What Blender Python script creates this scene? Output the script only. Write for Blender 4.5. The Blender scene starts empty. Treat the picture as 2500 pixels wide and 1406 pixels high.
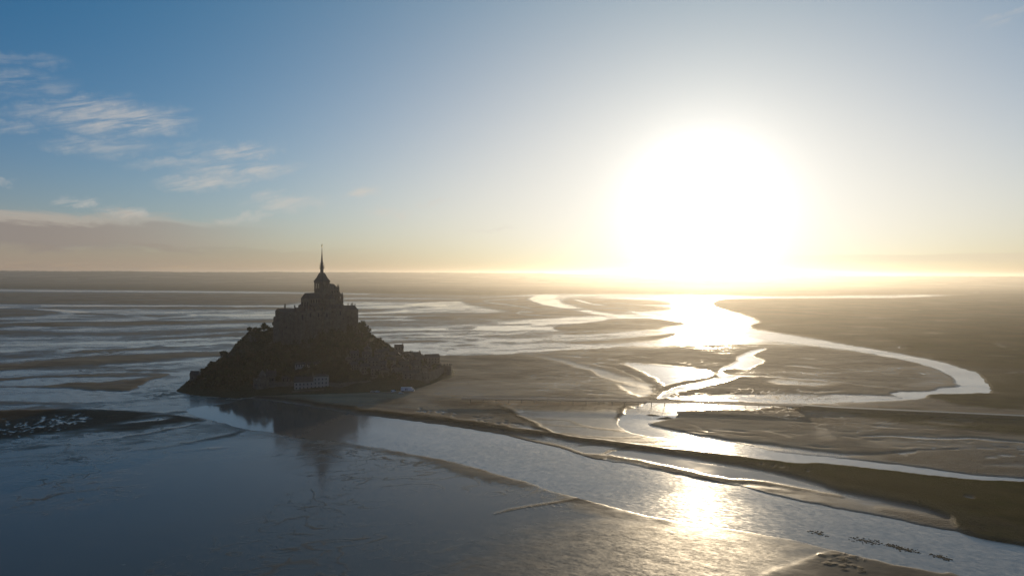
import bpy, bmesh, math, random
import numpy as np
from mathutils import Vector, Matrix

random.seed(7)
rng = np.random.default_rng(7)
R = math.radians
scene = bpy.context.scene
col = scene.collection

# ------------------------------------------------------------------ camera
F_PX = 1667.0            # focal length in photograph pixels (24 mm equivalent)
CAM_H = 121.5
PITCH = math.atan(34.0 / F_PX)
ROLL = R(0.27)
fwd = Vector((0, math.cos(PITCH), -math.sin(PITCH)))
r0 = Vector((1, 0, 0)); u0 = Vector((0, math.sin(PITCH), math.cos(PITCH)))
cr = r0 * math.cos(ROLL) + u0 * math.sin(ROLL)
cu = u0 * math.cos(ROLL) - r0 * math.sin(ROLL)
cam_data = bpy.data.cameras.new('camera')
cam_data.sensor_width = 36.0
cam_data.lens = 36.0 * F_PX / 2500.0
cam_data.clip_start = 1.0
cam_data.clip_end = 200000.0
cam = bpy.data.objects.new('camera', cam_data)
col.objects.link(cam)
m = Matrix.Identity(4)
for i in range(3):
    m[i][0] = cr[i]; m[i][1] = cu[i]; m[i][2] = -fwd[i]
m[2][3] = CAM_H
cam.matrix_world = m
scene.camera = cam

def ground_at(px, py, z=0.0):
    """world point at height z for an image pixel position"""
    d = fwd + cr * ((px - 1250.0) / F_PX) - cu * ((py - 703.0) / F_PX)
    t = (z - CAM_H) / d.z
    return Vector((d.x * t, d.y * t, z))

def at_depth(px, py, depth):
    """world point on the sight line at a given distance along +Y"""
    d = fwd + cr * ((px - 1250.0) / F_PX) - cu * ((py - 703.0) / F_PX)
    t = depth / d.y
    return Vector((d.x * t, depth, CAM_H + d.z * t))

# ------------------------------------------------------------------ sun and sky
SUN_EL = R(5.2)
_d = fwd + cr * ((1717 - 1250.0) / F_PX)
SUN_AZ = math.atan2(_d.x, _d.y)
sun_dir = Vector((math.sin(SUN_AZ) * math.cos(SUN_EL), math.cos(SUN_AZ) * math.cos(SUN_EL), math.sin(SUN_EL)))
sl = bpy.data.lights.new('sun', 'SUN')
sl.energy = 3.0
sl.angle = R(0.53)
sl.color = (1.0, 0.79, 0.52)
so = bpy.data.objects.new('sun', sl)
col.objects.link(so)
so.rotation_euler = (-sun_dir).to_track_quat('-Z', 'Y').to_euler()

scene.view_settings.view_transform = 'Standard'
scene.view_settings.look = 'None'
scene.view_settings.gamma = 1.0
scene.view_settings.exposure = 0.0
scene.view_settings.use_curve_mapping = False
scene.cycles.use_denoising = True
scene.cycles.max_bounces = 6
scene.cycles.volume_bounces = 0
scene.cycles.sample_clamp_indirect = 12.0

world = bpy.data.worlds.new('World')
scene.world = world
world.use_nodes = True

class NG:
    """small helper to write node trees"""
    def __init__(s, tree):
        s.t = tree; s.n = tree.nodes; s.l = tree.links
    def node(s, typ, **kw):
        n = s.n.new(typ)
        for k, v in kw.items():
            setattr(n, k, v)
        return n
    def put(s, sock, v):
        if isinstance(v, bpy.types.NodeSocket):
            s.l.new(v, sock)
        elif v is not None:
            sock.default_value = v
    def math(s, op, a, b=None, c=None, clamp=False):
        n = s.node('ShaderNodeMath', operation=op, use_clamp=clamp)
        for i, v in enumerate((a, b, c)):
            if v is not None:
                s.put(n.inputs[i], v)
        return n.outputs[0]
    def vmath(s, op, a, b=None):
        n = s.node('ShaderNodeVectorMath', operation=op)
        s.put(n.inputs[0], a)
        if b is not None:
            s.put(n.inputs[1], b)
        return n.outputs['Value'] if op in ('DOT_PRODUCT', 'LENGTH') else n.outputs[0]
    def rng(s, v, a, b, c=0.0, d=1.0, smooth=True):
        n = s.node('ShaderNodeMapRange', interpolation_type='SMOOTHSTEP' if smooth else 'LINEAR')
        s.put(n.inputs['Value'], v)
        for k, x in (('From Min', a), ('From Max', b), ('To Min', c), ('To Max', d)):
            s.put(n.inputs[k], x)
        return n.outputs['Result']
    def mix(s, f, a, b, blend='MIX'):
        n = s.node('ShaderNodeMix', data_type='RGBA', blend_type=blend)
        s.put(n.inputs[0], f)
        s.put(n.inputs[6], a if isinstance(a, bpy.types.NodeSocket) else (*a[:3], 1.0))
        s.put(n.inputs[7], b if isinstance(b, bpy.types.NodeSocket) else (*b[:3], 1.0))
        return n.outputs[2]
    def mixf(s, f, a, b):
        n = s.node('ShaderNodeMix', data_type='FLOAT')
        s.put(n.inputs[0], f); s.put(n.inputs[2], a); s.put(n.inputs[3], b)
        return n.outputs[0]
    def noise(s, vec, scale, detail=4.0, rough=0.55, dist=0.0, out=0):
        n = s.node('ShaderNodeTexNoise')
        s.put(n.inputs['Vector'], vec); s.put(n.inputs['Scale'], scale)
        n.inputs['Detail'].default_value = detail
        n.inputs['Roughness'].default_value = rough
        n.inputs['Distortion'].default_value = dist
        return n.outputs[out]
    def streak(s, vec, rot, sx, sy, loc=(0, 0, 0)):
        """coordinates whose noise is sx by sy long, turned by rot degrees"""
        return s.mapping(vec, loc, (0, 0, R(rot)), (sx, sy, 1), 'TEXTURE')
    def mapping(s, vec, loc=(0, 0, 0), rot=(0, 0, 0), sc=(1, 1, 1), typ='POINT'):
        n = s.node('ShaderNodeMapping', vector_type=typ)
        s.put(n.inputs['Vector'], vec)
        n.inputs['Location'].default_value = loc
        n.inputs['Rotation'].default_value = rot
        n.inputs['Scale'].default_value = sc
        return n.outputs[0]
    def attr(s, name):
        n = s.node('ShaderNodeAttribute', attribute_name=name)
        return n.outputs['Fac']

SKY_STRENGTH = 0.10
def build_world():
    g = NG(world.node_tree)
    g.n.clear()
    out = g.node('ShaderNodeOutputWorld')
    bg = g.node('ShaderNodeBackground')
    bg.inputs['Strength'].default_value = SKY_STRENGTH
    g.l.new(bg.outputs[0], out.inputs[0])
    sky = g.node('ShaderNodeTexSky', sky_type='NISHITA')
    sky.sun_disc = False
    sky.sun_elevation = SUN_EL
    sky.sun_rotation = SUN_AZ
    sky.altitude = 120.0
    sky.air_density = 1.0
    sky.dust_density = 0.6
    sky.ozone_density = 4.5
    tc = g.node('ShaderNodeTexCoord')
    d = g.vmath('NORMALIZE', tc.outputs['Generated'])
    # aureole: forward scattering round the sun in hazy air
    cosang = g.vmath('DOT_PRODUCT', d, tuple(sun_dir))
    ang = g.math('ARCCOSINE', g.math('MINIMUM', cosang, 0.999999))
    def hg(gg, amp):
        den = g.math('POWER', g.math('SUBTRACT', 1 + gg * gg, g.math('MULTIPLY', cosang, 2 * gg)), 1.5)
        return g.math('DIVIDE', amp * (1 - gg) ** 3, den)
    sep = g.node('ShaderNodeSeparateXYZ'); g.l.new(d, sep.inputs[0])
    el = g.math('ARCSINE', sep.outputs['Z'])
    az = g.math('ARCTAN2', sep.outputs['X'], sep.outputs['Y'])
    def times(v, colr):
        n = g.node('ShaderNodeVectorMath', operation='SCALE')
        n.inputs[0].default_value = colr; g.put(n.inputs['Scale'], v); return n.outputs[0]
    tot = g.vmath('MULTIPLY', sky.outputs[0], SKY_TINT)
    # core, inner and outer aureole of the sun
    tot = g.vmath('ADD', tot, times(hg(0.90, 1.0), AUR_INNER))
    tot = g.vmath('ADD', tot, times(hg(0.55, 1.0), AUR_OUTER))
    # wide warm haze towards the sun, thinning upwards
    q3 = g.math('EXPONENT', g.math('MULTIPLY', g.math('MULTIPLY', ang, ang), -1.0 / R(26.0) ** 2))
    q3 = g.math('MULTIPLY', q3, g.math('EXPONENT', g.math('MULTIPLY', g.math('ABSOLUTE', el), -1.0 / R(30.0))))
    tot = g.vmath('ADD', tot, times(q3, AUR_WIDE))
    # pale veil spreading sideways from the sun above the horizon
    da = g.math('MULTIPLY', g.math('SUBTRACT', az, SUN_AZ), 1.0 / R(30.0))
    q4 = g.math('EXPONENT', g.math('MULTIPLY', g.math('MULTIPLY', da, da), -1.0))
    elp = g.math('MAXIMUM', el, 0.0)
    q4 = g.math('MULTIPLY', q4, g.math('EXPONENT', g.math('MULTIPLY', elp, -1.0 / R(9.0))))
    q4 = g.math('MULTIPLY', q4, g.math('SUBTRACT', 1.0, g.math('EXPONENT', g.math('MULTIPLY', elp, -1.0 / R(4.0)))))
    tot = g.vmath('ADD', tot, times(q4, AUR_VEIL))
    # light dims in the thick air near the horizon
    ext = g.math('SUBTRACT', 1.0, g.math('MULTIPLY', g.math('EXPONENT', g.math('MULTIPLY', g.math('MAXIMUM', el, 0.0), -1.0 / R(2.4))), 0.58))
    tn = g.node('ShaderNodeVectorMath', operation='SCALE'); g.l.new(tot, tn.inputs[0]); g.put(tn.inputs['Scale'], ext); tot = tn.outputs[0]
    # haze along the horizon, the same all round
    hz = g.math('EXPONENT', g.math('MULTIPLY', g.math('MAXIMUM', el, 0.0), -1.0 / R(5.0)))
    tot = g.vmath('ADD', tot, times(hz, HZ_COL))
    # thick haze saturates: brightness levels off towards the sun, then the core shines through
    sx = g.node('ShaderNodeSeparateXYZ'); g.l.new(tot, sx.inputs[0])
    cx = g.node('ShaderNodeCombineXYZ')
    for i, lim in enumerate(SKY_LIMIT):
        x4 = g.math('POWER', g.math('MULTIPLY', g.math('MAXIMUM', sx.outputs[i], 0.0), 1.0 / lim), 3.0)
        g.l.new(g.math('DIVIDE', sx.outputs[i], g.math('POWER', g.math('ADD', x4, 1.0), 1.0 / 3.0)), cx.inputs[i])
    tot = g.vmath('ADD', cx.outputs[0], times(hg(0.97, 1.0), AUR_CORE))
    # clouds, laid out on the celestial sphere (azimuth, elevation in degrees)
    cmb = g.node('ShaderNodeCombineXYZ')
    g.l.new(g.math('MULTIPLY', az, 180 / math.pi), cmb.inputs[0])
    g.l.new(g.math('MULTIPLY', el, 180 / math.pi), cmb.inputs[1])
    ae = cmb.outputs[0]
    wisp = g.noise(g.streak(ae, 13, 5.5, 0.8), 1.0, 6.0, 0.62, 0.6)
    wisp2 = g.noise(g.streak(ae, 20, 3.4, 0.6), 1.0, 5.0, 0.6, 0.4)
    wmod = g.math('MULTIPLY', g.rng(wisp, 0.32, 0.58), g.rng(wisp2, 0.25, 0.6, 0.4, 1.0))
    wisp3 = g.noise(g.streak(ae, 16, 2.4, 0.16), 1.0, 5.0, 0.65, 0.3)
    wmod = g.math('MULTIPLY', wmod, g.rng(wisp3, 0.22, 0.65, 0.6, 1.0))
    warp = g.noise(ae, 0.55, 4.0, 0.6, out=1)
    wv = g.vmath('SUBTRACT', warp, (0.5, 0.5, 0.5))
    wv = g.vmath('MULTIPLY', wv, (5.0, 1.9, 0))
    aew = g.vmath('ADD', ae, wv)
    acc = None
    for (px, py, rx, ry, rot, amp) in CLOUDS:
        dd = (fwd + cr * ((px - 1250.0) / F_PX) - cu * ((py - 703.0) / F_PX)).normalized()
        a_, e_ = math.degrees(math.atan2(dd.x, dd.y)), math.degrees(math.asin(dd.z))
        k = math.degrees(1 / F_PX)
        mp = g.mapping(aew, (a_, e_, 0), (0, 0, R(rot)), (rx * k, ry * k, 1), 'TEXTURE')
        ln = g.vmath('LENGTH', mp)
        v = g.math('MULTIPLY', g.rng(ln, 1.25, 0.15), amp)
        acc = v if acc is None else g.math('MAXIMUM', acc, v)
    cir = g.math('MULTIPLY', g.math('MULTIPLY', acc, wmod), 0.68, clamp=True)
    tot = g.mix(cir, tot, CIRRUS_COL)
    # stratus bank low over the left horizon and a thin one far right
    nb = g.noise(g.mapping(ae, sc=(0.16, 0.7, 1)), 1.0, 6.0, 0.62, 0.7)
    nb2 = g.noise(g.mapping(ae, loc=(7, 3, 0), sc=(0.22, 1.3, 1)), 1.0, 5.0, 0.6, 0.3)
    def bank(e0, e1, soft, a0, a1, nz, amp):
        lo = g.rng(g.math('ADD', el_deg, g.math('MULTIPLY', nz, -2.4)), e0 - soft - 1.2, e0 - 1.2)
        hi = g.rng(g.math('ADD', el_deg, g.math('MULTIPLY', nz, -2.4)), e1 + soft * 0.8 - 1.2, e1 - 1.2)
        azm = g.rng(az_deg, a1, a0)
        return g.math('MULTIPLY', g.math('MULTIPLY', lo, hi), g.math('MULTIPLY', azm, amp))
    sp = g.node('ShaderNodeSeparateXYZ'); g.l.new(ae, sp.inputs[0])
    az_deg, el_deg = sp.outputs[0], sp.outputs[1]
    top = bank(2.2, 3.75, 0.9, -36.0, -14.0, nb, 0.6)
    tot = g.mix(top, tot, BANK_LIT)
    b1 = bank(2.0, 3.25, 0.8, -37.0, -17.0, nb, 0.8)
    b2 = bank(0.6, 1.6, 0.6, -38.0, -6.0, nb2, 0.5)
    tot = g.mix(b1, tot, BANK_COL)
    tot = g.mix(b2, tot, BANK_COL2)
    # thin bank right of the sun
    lo = g.rng(g.math('ADD', el_deg, g.math('MULTIPLY', nb, -0.6)), 0.4, 0.9)
    hi = g.rng(g.math('ADD', el_deg, g.math('MULTIPLY', nb, -0.6)), 1.35, 1.15)
    b3 = g.math('MULTIPLY', g.math('MULTIPLY', lo, hi), g.math('MULTIPLY', g.rng(az_deg, 20.0, 32.0), 0.45))
    tot = g.mix(b3, tot, BANK_R)
    g.l.new(tot, bg.inputs['Color'])

# colours below are radiances before SKY_STRENGTH
SKY_TINT = (0.38, 0.84, 1.14)
AUR_CORE = (135.0, 131.0, 124.0)
SKY_LIMIT = (10.0, 9.5, 8.9)
AUR_INNER = (4.5, 2.6, 0.3)
AUR_VEIL = (8.5, 8.0, 4.6)
AUR_OUTER = (0.2, 2.4, 1.35)
AUR_WIDE = (6.6, 0.9, 0.0)
HZ_COL = (4.1, 2.35, 1.65)
CIRRUS_COL = (6.5, 5.9, 5.2)
BANK_LIT = (5.2, 4.2, 3.4)
BANK_COL = (2.5, 2.2, 2.05)
BANK_COL2 = (3.1, 2.6, 2.15)
BANK_R = (6.6, 5.6, 4.3)
# px, py, half-width, half-height (photograph pixels), tilt, strength
CLOUDS = [
    (175, 262, 110, 24, 13, .85), (300, 295, 150, 36, 6, .95), (250, 356, 110, 22, 4, .55), (30, 312, 50, 14, 10, .45),
    (30, 205, 120, 26, 9, .40), (30, 145, 90, 16, 6, .30), (590, 372, 85, 20, 13, .85), (430, 402, 100, 16, 4, .55),
    (585, 416, 135, 22, 6, .85), (510, 445, 110, 20, 8, .90), (700, 492, 95, 24, 5, .75), (600, 532, 55, 12, 15, .75),
    (880, 469, 50, 14, 9, .95), (945, 519, 60, 14, 2, .75), (1065, 497, 40, 8, 9, .5), (190, 494, 45, 12, 9, .85),
    (315, 515, 55, 16, -6, .8), (470, 360, 70, 16, 6, .35), (1190, 560, 60, 9, 2, .5), (5, 440, 20, 8, 4, .6),
    (2480, 38, 80, 10, 6, .5),
]
build_world()
# ------------------------------------------------------------------ ground cover outlines in image pixels
# Cover of the tidal flat is traced by eye in image pixels and carried over to the ground plane.
CX0, CX1, CY0, CY1 = -1000, 3500, 664, 1580
SX, SY = 2.0, 1.0
CW, CH = int((CX1 - CX0) / SX), int((CY1 - CY0) / SY)

class Patch:
    """a mask that covers part of the image-pixel canvas"""
    def __init__(s, m, r, c): s.m = m; s.r = r; s.c = c

def fill_poly(pts, pad=(0, 0)):
    P = [((x - CX0) / SX, (y - CY0) / SY) for x, y in pts]
    xs_ = [p[0] for p in P]; ys = [p[1] for p in P]
    px, py = int(pad[0]) + 2, int(pad[1]) + 2
    r0, r1 = max(0, int(min(ys)) - py), min(CH, int(max(ys)) + py + 1)
    c0, c1 = max(0, int(min(xs_)) - px), min(CW, int(max(xs_)) + px + 1)
    H, W = max(1, r1 - r0), max(1, c1 - c0)
    m = np.zeros((H, W), np.float32)
    A = np.array(P); B = np.roll(A, -1, 0)
    SS = 3
    for row in range(H):
        for s in range(SS):
            yy = r0 + row + (s + 0.5) / SS
            hit = (A[:, 1] <= yy) != (B[:, 1] <= yy)
            if not hit.any(): continue
            a_, b_ = A[hit], B[hit]
            xs = np.sort(a_[:, 0] + (yy - a_[:, 1]) / (b_[:, 1] - a_[:, 1]) * (b_[:, 0] - a_[:, 0])) - c0
            for a, b in zip(xs[0::2], xs[1::2]):
                a = max(a, 0.0); b = min(b, W - 1e-3)
                if b <= a: continue
                ia, ib = int(a), int(b)
                if ia == ib:
                    m[row, ia] += (b - a) / SS
                else:
                    m[row, ia] += (ia + 1 - a) / SS
                    m[row, ib] += (b - ib) / SS
                    m[row, ia + 1:ib] += 1.0 / SS
    return Patch(m, r0, c0)

def blur(p, sx, sy):
    m = p.m if isinstance(p, Patch) else p
    rx, ry = int(round(sx / SX)), int(round(sy / SY))
    if isinstance(p, Patch):           # let the edge spread
        r0, r1 = min(2 * ry, p.r), min(2 * ry, CH - p.r - m.shape[0])
        c0, c1 = min(2 * rx, p.c), min(2 * rx, CW - p.c - m.shape[1])
        m = np.pad(m, ((r0, max(r1, 0)), (c0, max(c1, 0))))
        p = Patch(m, p.r - r0, p.c - c0)
    def box(a, r, axis):
        if r < 1: return a
        pd = [(0, 0), (0, 0)]; pd[axis] = (r + 1, r)
        c = np.cumsum(np.pad(a, pd, mode='edge'), axis=axis, dtype=np.float64)
        n = a.shape[axis]
        if axis == 0:
            return ((c[2 * r + 1:2 * r + 1 + n] - c[:n]) / (2 * r + 1)).astype(np.float32)
        return ((c[:, 2 * r + 1:2 * r + 1 + n] - c[:, :n]) / (2 * r + 1)).astype(np.float32)
    for _ in range(2):
        m = box(m, rx, 1); m = box(m, ry, 0)
    return Patch(m, p.r, p.c) if isinstance(p, Patch) else m

def smooth_line(pts, n=6):
    """Catmull-Rom through the traced image points (with width as third value)"""
    P = [tuple(p) for p in pts]
    P = [P[0]] + P + [P[-1]]
    out = []
    for i in range(1, len(P) - 2):
        p0, p1, p2, p3 = map(np.array, P[i - 1:i + 3])
        for k in range(n):
            t = k / n
            out.append(0.5 * ((2 * p1) + (-p0 + p2) * t + (2 * p0 - 5 * p1 + 4 * p2 - p3) * t * t + (-p0 + 3 * p1 - 3 * p2 + p3) * t ** 3))
    out.append(np.array(P[-2], float))
    return out

def stroke(pts, w=None):
    """band along a line; points (x, y) or (x, y, width)"""
    pts = [(p[0], p[1], (p[2] if len(p) > 2 else w)) for p in pts]
    S = smooth_line(pts)
    L, Rr = [], []
    for i in range(len(S)):
        a = S[max(0, i - 1)]; b = S[min(len(S) - 1, i + 1)]
        tx, ty = b[0] - a[0], b[1] - a[1]
        l = math.hypot(tx, ty) or 1
        nx, ny = -ty / l, tx / l
        h = max(S[i][2], 0.3) / 2
        L.append((S[i][0] + nx * h, S[i][1] + ny * h)); Rr.append((S[i][0] - nx * h, S[i][1] - ny * h))
    return L + Rr[::-1]

def spoly(pts, n=4):
    P = list(pts)
    out = []
    N = len(P)
    for i in range(N):
        p0, p1, p2, p3 = (np.array(P[(i + k) % N], float) for k in (-1, 0, 1, 2))
        for k in range(n):
            t = k / n
            out.append(tuple(0.5 * ((2 * p1) + (-p0 + p2) * t + (2 * p0 - 5 * p1 + 4 * p2 - p3) * t * t + (-p0 + 3 * p1 - 3 * p2 + p3) * t ** 3)))
    return out

wet = np.full((CH, CW), 0.80, np.float32)
grass = np.zeros((CH, CW), np.float32)
mud = np.zeros((CH, CW), np.float32)
rough_ground = np.zeros((CH, CW), np.float32)
zz = np.full((CH, CW), 0.10, np.float32)
watr = np.zeros((CH, CW), np.float32)

def lay(field, mask, v):
    f = field[mask.r:mask.r + mask.m.shape[0], mask.c:mask.c + mask.m.shape[1]]
    f += (v - f) * np.clip(mask.m, 0, 1)

def dry(pts, v=0.0, f=(6, 2), h=0.5, raw=False):
    m = blur(fill_poly(pts if raw else spoly(pts)), *f)
    lay(wet, m, v); lay(zz, m, h)
def film(pts, v=1.0, f=(4, 1), h=0.06, raw=False):
    m = blur(fill_poly(pts if raw else spoly(pts)), *f)
    lay(wet, m, v); lay(mud, m, 0.0); lay(grass, m, 0); lay(zz, m, h)
def drys(pts, w=None, v=0.0, f=(4, 1), h=0.35):
    m = blur(fill_poly(stroke(pts, w)), *f); lay(wet, m, v); lay(zz, m, h)
def films(pts, w=None, v=1.0, f=(2, 0.6), h=0.05):
    m = blur(fill_poly(stroke(pts, w)), *f); lay(wet, m, v); lay(zz, m, h); lay(mud, m, 0); lay(grass, m, 0)
def water(pts, f=(2, 1), raw=False):
    m = blur(fill_poly(pts if raw else spoly(pts)), *f)
    m2 = blur(m, 10, 4)
    lay(wet, Patch(np.clip(m2.m * 2.0, 0, 1) * 0.8, m2.r, m2.c), 0.8)
    lay(watr, m, 1.0)
def muds(pts, w=None, v=1.0, h=0.6, wv=0.25, f=(3, 1)):
    m = blur(fill_poly(stroke(pts, w)), *f); lay(mud, m, v); lay(wet, m, wv); lay(zz, m, h); lay(grass, m, 0)
def mudp(pts, v=1.0, h=0.5, wv=0.25, f=(6, 2)):
    m = blur(fill_poly(spoly(pts)), *f); lay(mud, m, v); lay(wet, m, wv); lay(zz, m, h)
def green(pts, v=1.0, h=0.9, f=(5, 1.5)):
    m = blur(fill_poly(spoly(pts)), *f); lay(grass, m, v); lay(wet, m, 0.0); lay(zz, m, h); lay(mud, m, 0)

# --- far land beyond the bay
far_land = [(-1000, 600), (3500, 600), (3500, 716), (2270, 719), (1900, 722), (1700, 720), (1500, 717), (1350, 717), (1180, 721), (900, 716), (640, 711), (0, 705), (-1000, 694)]
green(far_land, 0.7, 1.2, (10, 1))
# --- left: bands of flats
dry([(-900, 704), (0, 714), (640, 717), (900, 720), (1170, 723), (1300, 724), (1280, 729), (1000, 727), (840, 726), (700, 742), (640, 744), (0, 741), (-900, 734)], 0.05, (14, 1.5))
films([(-200, 706), (30, 709), (300, 711), (640, 714.5), (760, 716.5), (900, 718.5)], 1.6)
films([(100, 720.5), (330, 722), (560, 724)], 1.0, 0.75)
films([(100, 746), (330, 747), (640, 748.3), (700, 749)], 2.0)
dry([(70, 751), (330, 750), (640, 750.5), (700, 751), (700, 755), (640, 755), (330, 753.5), (120, 754)], 0.1, (8, .8))
dry([(-300, 752), (0, 753), (90, 757), (150, 764), (90, 770), (0, 774), (-300, 776)], 0.35, (10, 2))
films([(-200, 750), (0, 751), (80, 753), (170, 760), (220, 764)], 3.0, 0.95)
drys([(0, 773, 3), (50, 769, 3), (110, 767, 1)])
drys([(180, 766, 1), (230, 767, 2.5), (300, 770, 1)], v=0.1)
drys([(350, 770, 1), (400, 772, 3), (470, 770, 1)], v=0.1)
films([(400, 773.5, 1.2), (440, 772, 2), (480, 769.5, 2), (455, 766, 1.5), (400, 763, 1)])
films([(490, 768, 1.5), (560, 770, 1.8), (690, 769, 2)])
dry([(15, 791), (200, 786.5), (400, 785.5), (640, 782), (700, 781), (700, 786), (640, 787), (400, 792), (200, 796), (60, 796)], 0.0, (8, 1.2))
dry([(-900, 786), (-200, 790), (0, 793), (30, 796), (-100, 800), (-900, 800)], 0.15, (20, 2))
dry([(-600, 800), (0, 806), (200, 812), (420, 808), (640, 802), (640, 806), (450, 815), (250, 820), (0, 818), (-600, 815)], 0.42, (30, 3))
dry([(250, 833), (350, 828), (480, 821), (600, 815), (640, 815), (560, 822), (400, 830)], 0.35, (14, 2))
films([(-300, 843), (0, 842), (150, 840), (300, 835), (450, 830), (620, 824)], 3.4)
films([(-300, 861), (0, 858), (200, 853), (350, 847), (480, 842), (600, 834)], 2.6)
drys([(170, 861, 1), (240, 857, 4), (340, 852, 2.5), (480, 845, 1.2), (570, 838, 1)], v=0.1)
dry([(-900, 870), (-100, 866), (90, 862), (150, 860), (100, 868), (0, 872), (-900, 890)], 0.5, (20, 4))
dry([(-400, 915), (-100, 898), (0, 890), (128, 880), (179, 873), (256, 869), (435, 862), (500, 862), (556, 860.5), (600, 859), (600, 864), (545, 868), (422, 874.5), (307, 884.5), (179, 895), (0, 906), (-400, 935)], 0.0, (5, 1.6), 0.8)
films([(-200, 925), (0, 907.5), (180, 897), (300, 890), (430, 882), (545, 876)], 1.6)
dry([(-300, 935), (0, 925), (100, 920), (250, 914), (395, 911.5), (395, 914.5), (250, 918), (100, 923), (0, 929), (-300, 940)], 0.0, (4, 1))
dry([(85, 946.5), (150, 941), (180, 936), (250, 933.5), (330, 924.5), (385, 915), (413, 913), (400, 920), (374, 926), (345, 941), (318, 953), (240, 950.5), (150, 947.5)], 0.0, (4, 1.2), 0.7)
drys([(-200, 944, 3), (0, 943.5, 2.5), (95, 945.5, 3)], v=0.1)
films([(412, 914, 1.8), (398, 921.5, 1.8), (372, 928.5, 2), (345, 942.5, 2), (316, 955, 3), (285, 957, 4)])
drys([(300, 960, 1), (360, 959, 2), (420, 952, 1)], v=0.55, f=(10, 2))
drys([(-300, 985, 6), (0, 984, 5), (150, 986, 3), (260, 983, 1)], v=0.45, f=(14, 2))
# dark bar with puddles, lower left
mudp([(-400, 1004), (0, 1004), (170, 1002), (300, 1005), (400, 1012), (490, 1026), (440, 1031), (330, 1041), (240, 1044), (170, 1052), (100, 1061), (0, 1072), (-400, 1085)], 0.75, 0.5, 0.28, (6, 1.6))
dry([(-400, 1004), (0, 1003), (120, 1002.5), (180, 1004), (120, 1012), (0, 1022), (-400, 1040)], 0.05, (8, 2), 0.7)
_pr = np.random.default_rng(3)
for k in range(210):
    u = _pr.random()
    x = -60 + u * 285
    ymid = 1060 - (x + 60) / 285 * 42
    y = ymid + _pr.normal(0, 9)
    if y < 1010 or y > 1068: continue
    a = 2.5 + 8 * _pr.random() ** 1.7; b = 0.8 + 1.3 * _pr.random()
    t = _pr.normal(-0.05, 0.12)
    film([(x + a * math.cos(q) * math.cos(t) - b * math.sin(q) * math.sin(t), y + a * math.cos(q) * math.sin(t) + b * math.sin(q) * math.cos(t) + _pr.normal(0, .4)) for q in np.linspace(0, 2 * math.pi, 8)[:-1]], 1.0, (1, 0.4), raw=True)
films([(228, 1043, 1), (275, 1036, 3), (320, 1031, 6), (380, 1025, 9), (430, 1020, 3)], f=(6, 2), v=0.95)
films([(340, 1020, 3), (390, 1014, 4), (450, 1012, 3)], f=(5, 1.5), v=0.9)
muds([(240, 1048, 2), (310, 1047, 8), (380, 1038, 10), (440, 1030, 8), (500, 1026, 2)], v=0.7, h=0.25, wv=0.35, f=(8, 2.5))
films([(370, 1042, 2), (430, 1035, 3), (480, 1029, 1)], f=(4, 1), v=0.95)
films([(515, 1030, 1), (535, 1024, 3), (560, 1022, 2)], f=(4, 1))
drys([(140, 1063, 1), (200, 1055, 6), (260, 1051, 2)], v=0.45, f=(8, 2))
films([(165, 1110, 2), (163, 1100, 2.5), (172, 1090, 3), (173, 1083, 2.5), (230, 1072, 3), (330, 1062, 2.5), (420, 1047, 2.5), (490, 1031, 2)], f=(2, .7))
muds([(160, 1108, 3), (157, 1098, 3), (166, 1088, 2), (160, 1081, 1.5)], v=0.6, h=0.2, wv=0.5, f=(3, 1))
muds([(170, 1106, 4), (182, 1110, 3), (186, 1107, 1)], v=0.7, h=0.2, wv=0.5, f=(2, 1))
muds([(335, 1100, 0.8), (380, 1095, 2), (430, 1088, 3), (500, 1075, 4), (560, 1063, 3), (597, 1051, 2)], v=0.8, h=0.55, wv=0.35, f=(3, 1))
muds([(300, 1068, 1), (370, 1058, 2), (430, 1047, 2), (490, 1034, 1)], v=0.6, h=0.3, wv=0.5, f=(3, 1))

# --- centre: braided bay beyond the island
dry([(1130, 732), (1290, 729), (1320, 742), (1400, 758), (1475, 770), (1340, 776), (1200, 780), (1050, 782), (1000, 776), (1150, 768), (1250, 760), (1180, 750)], 0.15, (10, 2))
films([(840, 729), (960, 729.5), (1100, 731)], 1.4)
drys([(840, 733, 4), (1000, 734, 5), (1130, 735, 4), (1250, 745, 6)], v=0.1, f=(8, 1))
films([(1133, 737, 2.5), (1060, 739, 3), (1010, 744, 3.5), (972, 750.5, 3.5), (984, 755.5, 2.5), (994, 758.5, 2.2), (940, 762, 2), (860, 766, 2)])
films([(1120, 742, 5), (1050, 748, 8), (900, 750, 6)], v=0.9, f=(12, 2))
drys([(870, 758, 6), (920, 757, 4), (965, 755, 1)], v=0.2)
films([(1010, 752, 1.5), (1150, 751, 2), (1260, 749, 1)], v=0.95)
films([(1170, 726.5, 2.6), (1200, 726, 2), (1280, 722.5, 2), (1345, 720, 2.2)])
films([(1265, 730, 2), (1205, 732.5, 2.4), (1181, 736, 2.6), (1230, 743, 2.5), (1280, 750, 2.4), (1325, 756, 1.8), (1375, 758, 1.5)])
film([(1288, 728), (1330, 720.5), (1364, 721), (1352, 728), (1368, 738), (1380, 745), (1420, 752), (1470, 763), (1540, 771), (1600, 774), (1680, 780), (1620, 790), (1530, 777), (1460, 769), (1410, 759), (1370, 752), (1330, 745), (1305, 738)], 1.0, (3, 1))
films([(1302, 762, 2), (1275, 760.5, 2.4), (1262, 765, 2.6), (1290, 769, 2), (1400, 773, 2), (1450, 775, 1.4)])
dry([(1375, 734), (1420, 727), (1520, 731), (1640, 738), (1655, 752), (1570, 761), (1500, 765), (1430, 752), (1395, 743)], 0.15, (8, 1.5))
films([(1402, 731, 3), (1425, 737, 5), (1450, 743, 4), (1485, 746, 1.5)])
films([(1400, 728, 1.2), (1520, 729, 2), (1640, 731, 3)])
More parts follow.
